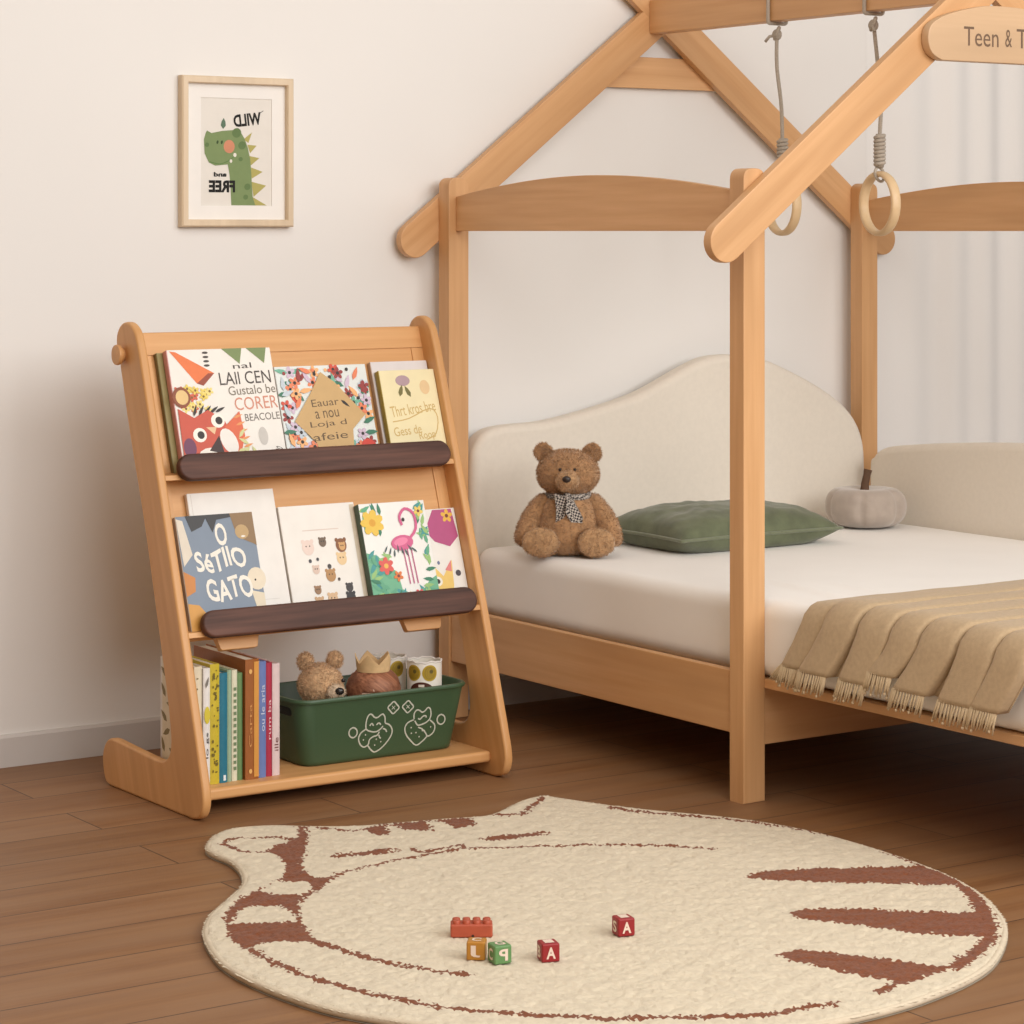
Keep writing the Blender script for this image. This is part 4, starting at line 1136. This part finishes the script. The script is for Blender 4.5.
BOT = [(1.86, -1.5), (1.857, -1.598), (1.863, -1.688), (1.88, -1.755), (1.903, -1.832), (1.931, -1.899), (1.974, -1.964), (2.023, -2.016), (2.108, -2.097), (2.111, -2.098), (2.16, -2.129), (2.22, -2.163), (2.259, -2.188), (2.316, -2.208), (2.356, -2.206), (2.404, -2.222)]
EAR = [(2.145, -0.892), (2.18, -0.873), (2.241, -0.903), (2.266, -0.943)]
EAR2 = [(2.141, -0.9), (2.144, -0.958), (2.176, -0.998)]
RIGHT = [(3.035, -1.827), (2.985, -1.912), (2.932, -1.984), (2.887, -2.043), (2.818, -2.109), (2.764, -2.141), (2.71, -2.17), (2.678, -2.187)]
TR = [(2.878, -1.049), (2.911, -1.121), (3.013, -1.264), (3.067, -1.4), (3.079, -1.542), (3.068, -1.661), (3.059, -1.732)]
SM = [(2.5, -2.214), (2.53, -2.207)]

def rug():
    root = thing('cat_rug', (2.45, -1.6, 0), 'cream cat-shaped rug with brown stripes lying on the wooden floor', 'rug')
    out = smooth_loop(OUT, 4)
    P = np.array(out)
    SGN = 1 if sum(out[i-1][0]*out[i][1]-out[i][0]*out[i-1][1] for i in range(len(out))) < 0 else -1
    step = .0042
    x0, y0 = P.min(0)-.01; x1, y1 = P.max(0)+.01
    nx, ny = int((x1-x0)/step), int((y1-y0)/step)
    gx, gy = np.meshgrid(x0+step*np.arange(nx+1), y0+step*np.arange(ny+1))
    def inside(poly, X, Y):
        r = np.zeros(X.shape, bool); n = len(poly)
        for i in range(n):
            (ax, ay), (bx, by) = poly[i-1], poly[i]
            c = ((ay > Y) != (by > Y)) & (X < (bx-ax)*(Y-ay)/(by-ay+1e-12)+ax)
            r ^= c
        return r
    def dist(line, X, Y):
        d = np.full(X.shape, 9.)
        for (ax, ay), (bx, by) in zip(line[:-1], line[1:]):
            vx, vy = bx-ax, by-ay; L = vx*vx+vy*vy+1e-12
            t_ = np.clip(((X-ax)*vx+(Y-ay)*vy)/L, 0, 1)
            d = np.minimum(d, np.hypot(X-ax-t_*vx, Y-ay-t_*vy))
        return d
    cxs = (gx[:-1, :-1]+gx[1:, 1:])/2; cys = (gy[:-1, :-1]+gy[1:, 1:])/2
    rs = np.random.RandomState(5)
    jx = cxs+rs.normal(0, .0028, cxs.shape); jy = cys+rs.normal(0, .0028, cys.shape)
    ins = inside(out, cxs, cys)
    br = inside(SPINE, jx, jy) & ~inside(HOLE1, jx, jy) & ~inside(HOLE2, jx, jy)
    for q in (F1, F2, F3, E1, E2, C1, C2, C3): br |= inside(q, jx, jy)
    for l, w in ((TOP, .006), (MOUTH, .0055), (BELLY, .0055), (LOW, .0075), (BOT, .0075), (EAR, .0055), (EAR2, .005), (RIGHT, .013), (TR, .007), (SM, .010), (E1+E1[:1], .003), (E2+E2[:1], .003)):
        br |= dist(smooth_loop(l, 4, closed=False), jx, jy) < w*(.75+.5*rs.rand(*jx.shape))
    edge = dist(out+[out[0]], gx, gy)
    H = .0118+.0032*rs.rand(*gx.shape)+.0012*np.sin(gx*61+2*np.sin(gy*37))*np.sin(gy*71+gx*19)
    H = np.where(edge < .008, .0105, H)
    idx = -np.ones(gx.shape, int); V, Fc, I = [], [], []
    jxx = gx+rs.normal(0, .0006, gx.shape); jyy = gy+rs.normal(0, .0006, gy.shape)
    for j, i in zip(*np.nonzero(ins)):
        q = []
        for a, b in ((j, i), (j, i+1), (j+1, i+1), (j+1, i)):
            if idx[a, b] < 0:
                idx[a, b] = len(V); V.append((float(jxx[a, b]), float(jyy[a, b]), float(H[a, b])))
            q.append(int(idx[a, b]))
        Fc.append(q); I.append(int(br[j, i]))
    cream = plain('cream wool pile', (.66, .575, .435), 1, .07, 60, .6, 420, .1)
    brown = plain('rust brown wool pile', (.195, .053, .014), 1, .16, 160, .6, 420, .1)
    obj('pile', (V, Fc, I), [cream, brown], root, smooth=180)
    bind = []
    for i_ in range(len(out)):
        t_ = Vector(out[(i_+1) % len(out)])-Vector(out[i_-1]); t_.normalize()
        q = Vector(out[i_])+Vector((t_.y, -t_.x))*.006*SGN
        bind.append((q.x, q.y, .0068))
    n = len(bind)
    obj('binding', tube(bind, .0062, 8, closed=True), plain('cream rug binding', (.62, .53, .40), .95, .05, 120, .2, 500), root, smooth=180)
    V = [(x, y, .001) for x, y in out]
    obj('backing', (V, [tuple(range(n))]), plain('rug backing', (.4, .35, .28), .95, .05), root, smooth=0)
rug()
RZ = .0140

# ================================================================== TOY BLOCKS
def toy_brick():
    root = thing('toy_brick', (2.171, -1.654, RZ), 'terracotta red toy brick with round studs on the cat rug', 'toy brick', (0, 0, R(-33)))
    m = plain('terracotta plastic', rgb(172, 78, 52), .5, .05, 60)
    w, d, h = .065, .030, .0205
    obj('body', bm_box(-w/2, w/2, 0, d, 0, h, .003, 3), m, root, local=True, wn=True)
    for k in range(4):
        for y in (.008, .022):
            x = -w/2+.009+k*(w-.018)/3
            obj('stud', lathe([(.0062, h-.001), (.0062, h+.0038), (.0052, h+.005), (.001, h+.005)], (x, y, 0), 18), m, root, local=True, smooth=40)
    obj('hole', lathe([(.0022, 0), (.0022, .0006), (.0005, .0006)], n=12), plain('dark hole', (.03, .01, .008), .9, .05), root, local=True, smooth=0)
    o = [c for c in root.children if c.name.startswith('hole')][0]
    for v in o.data.vertices: x, y, z = v.co; v.co = (x+.002, -.0003-z, y+.003)
toy_brick()
def letter_block(loc, rz, color, faces, label, s=.0280):
    root = thing('letter_block', loc, label, 'letter block', (0, 0, rz), 'letter blocks on the cat rug')
    obj('cube', bm_box(-s/2, s/2, -s/2, s/2, 0, s, .0028, 3), plain('painted wood block', color, .45, .06, 60), root, local=True, wn=True)
    ink = rgb(226, 206, 190)
    A = Art()
    for side, ch in faces.items():
        if side == 'front': A.to3 = lambda u, v, h: (u, -s/2-h, s/2+v)
        elif side == 'left': A.to3 = lambda u, v, h: (-s/2-h, -u, s/2+v)
        elif side == 'right': A.to3 = lambda u, v, h: (s/2+h, u, s/2+v)
        else: A.to3 = lambda u, v, h: (u, v, s+h)
        A.text(ch, 0, 0, s*.52, s*.62, ink, weight=.03, mirror=(ch in 'JP'))
    A.build('letters', root)
letter_block((2.117, -1.750, RZ), R(-40), rgb(178, 122, 40), {'front': 'J', 'top': 'C', 'left': 'O'}, 'ochre yellow letter block touching the green block')
letter_block((2.134, -1.786, RZ), R(-10), rgb(96, 138, 84), {'front': 'P', 'top': 'G', 'left': 'C', 'right': 'I'}, 'green letter block beside the ochre one')
letter_block((2.200, -1.818, RZ), R(-18), rgb(146, 28, 34), {'front': 'A', 'top': 'I', 'left': 'B'}, 'dark red letter block on its own right of the green block')
letter_block((2.376, -1.769, RZ), R(-14), rgb(146, 28, 34), {'front': 'A', 'top': 'I', 'left': 'S'}, 'dark red letter block farthest right, near the centre of the rug')

# ================================================================== LIGHT
w = bpy.data.worlds.new('room light'); SC.world = w; w.use_nodes = True
wnt = w.node_tree; bg = wnt.nodes['Background']; bg.inputs[1].default_value = 1
# warm dim side of the room to the left, pale daylight side to the right
tc = N(wnt, 'ShaderNodeTexCoord'); sx = N(wnt, 'ShaderNodeSeparateXYZ'); wnt.links.new(tc.outputs['Generated'], sx.inputs[0])
wnt.links.new(mixcol(wnt, ramp(wnt, sx.outputs[0], -.8, .8), (.37, .215, .085), (.37, .36, .345)), bg.inputs[0])
def area(name, loc, target, sx, sy, power, col):
    l = bpy.data.lights.new(name, 'AREA'); l.shape = 'RECTANGLE'; l.size = sx; l.size_y = sy; l.energy = power; l.color = col
    o = bpy.data.objects.new(name, l); COL.objects.link(o); o.location = loc
    o.rotation_euler = (Vector(target)-Vector(loc)).to_track_quat('-Z', 'Y').to_euler()
    return o
area('window_light', (4.3, -5.0, 2.5), (3.0, -.4, .75), 2.8, 2.2, 116, (.995, .985, .965))
area('front_fill_light', (1.85, -5.8, 2.1), (2.4, -.2, .75), 3.0, 2.0, 92, (.995, .985, .965))  # added fill from the front, weakens the bookshelf's shadow on the wall
area('overhead_fill_light', (1.7, -3.0, 3.2), (1.9, -2.4, 0), 2.2, 2.2, 48, (1, .985, .96))  # added overhead fill, brightens upward-facing surfaces and the left of the floor

# ================================================================== CAMERA
cam = bpy.data.cameras.new('camera'); co = bpy.data.objects.new('camera', cam); COL.objects.link(co)
cam.sensor_fit = 'HORIZONTAL'; cam.sensor_width = 36; cam.lens = 2569/1024*36
cam.shift_y = -(512-231.5)/1024
cam.clip_start = .05
co.location = (0, -4.953, 1.1)
co.rotation_euler = (R(90), 0, R(-34.25))
SC.camera = co
vs = SC.view_settings
vs.view_transform = 'Standard'; vs.look = 'None'; vs.gamma = 1; vs.exposure = -0.06; vs.use_curve_mapping = False
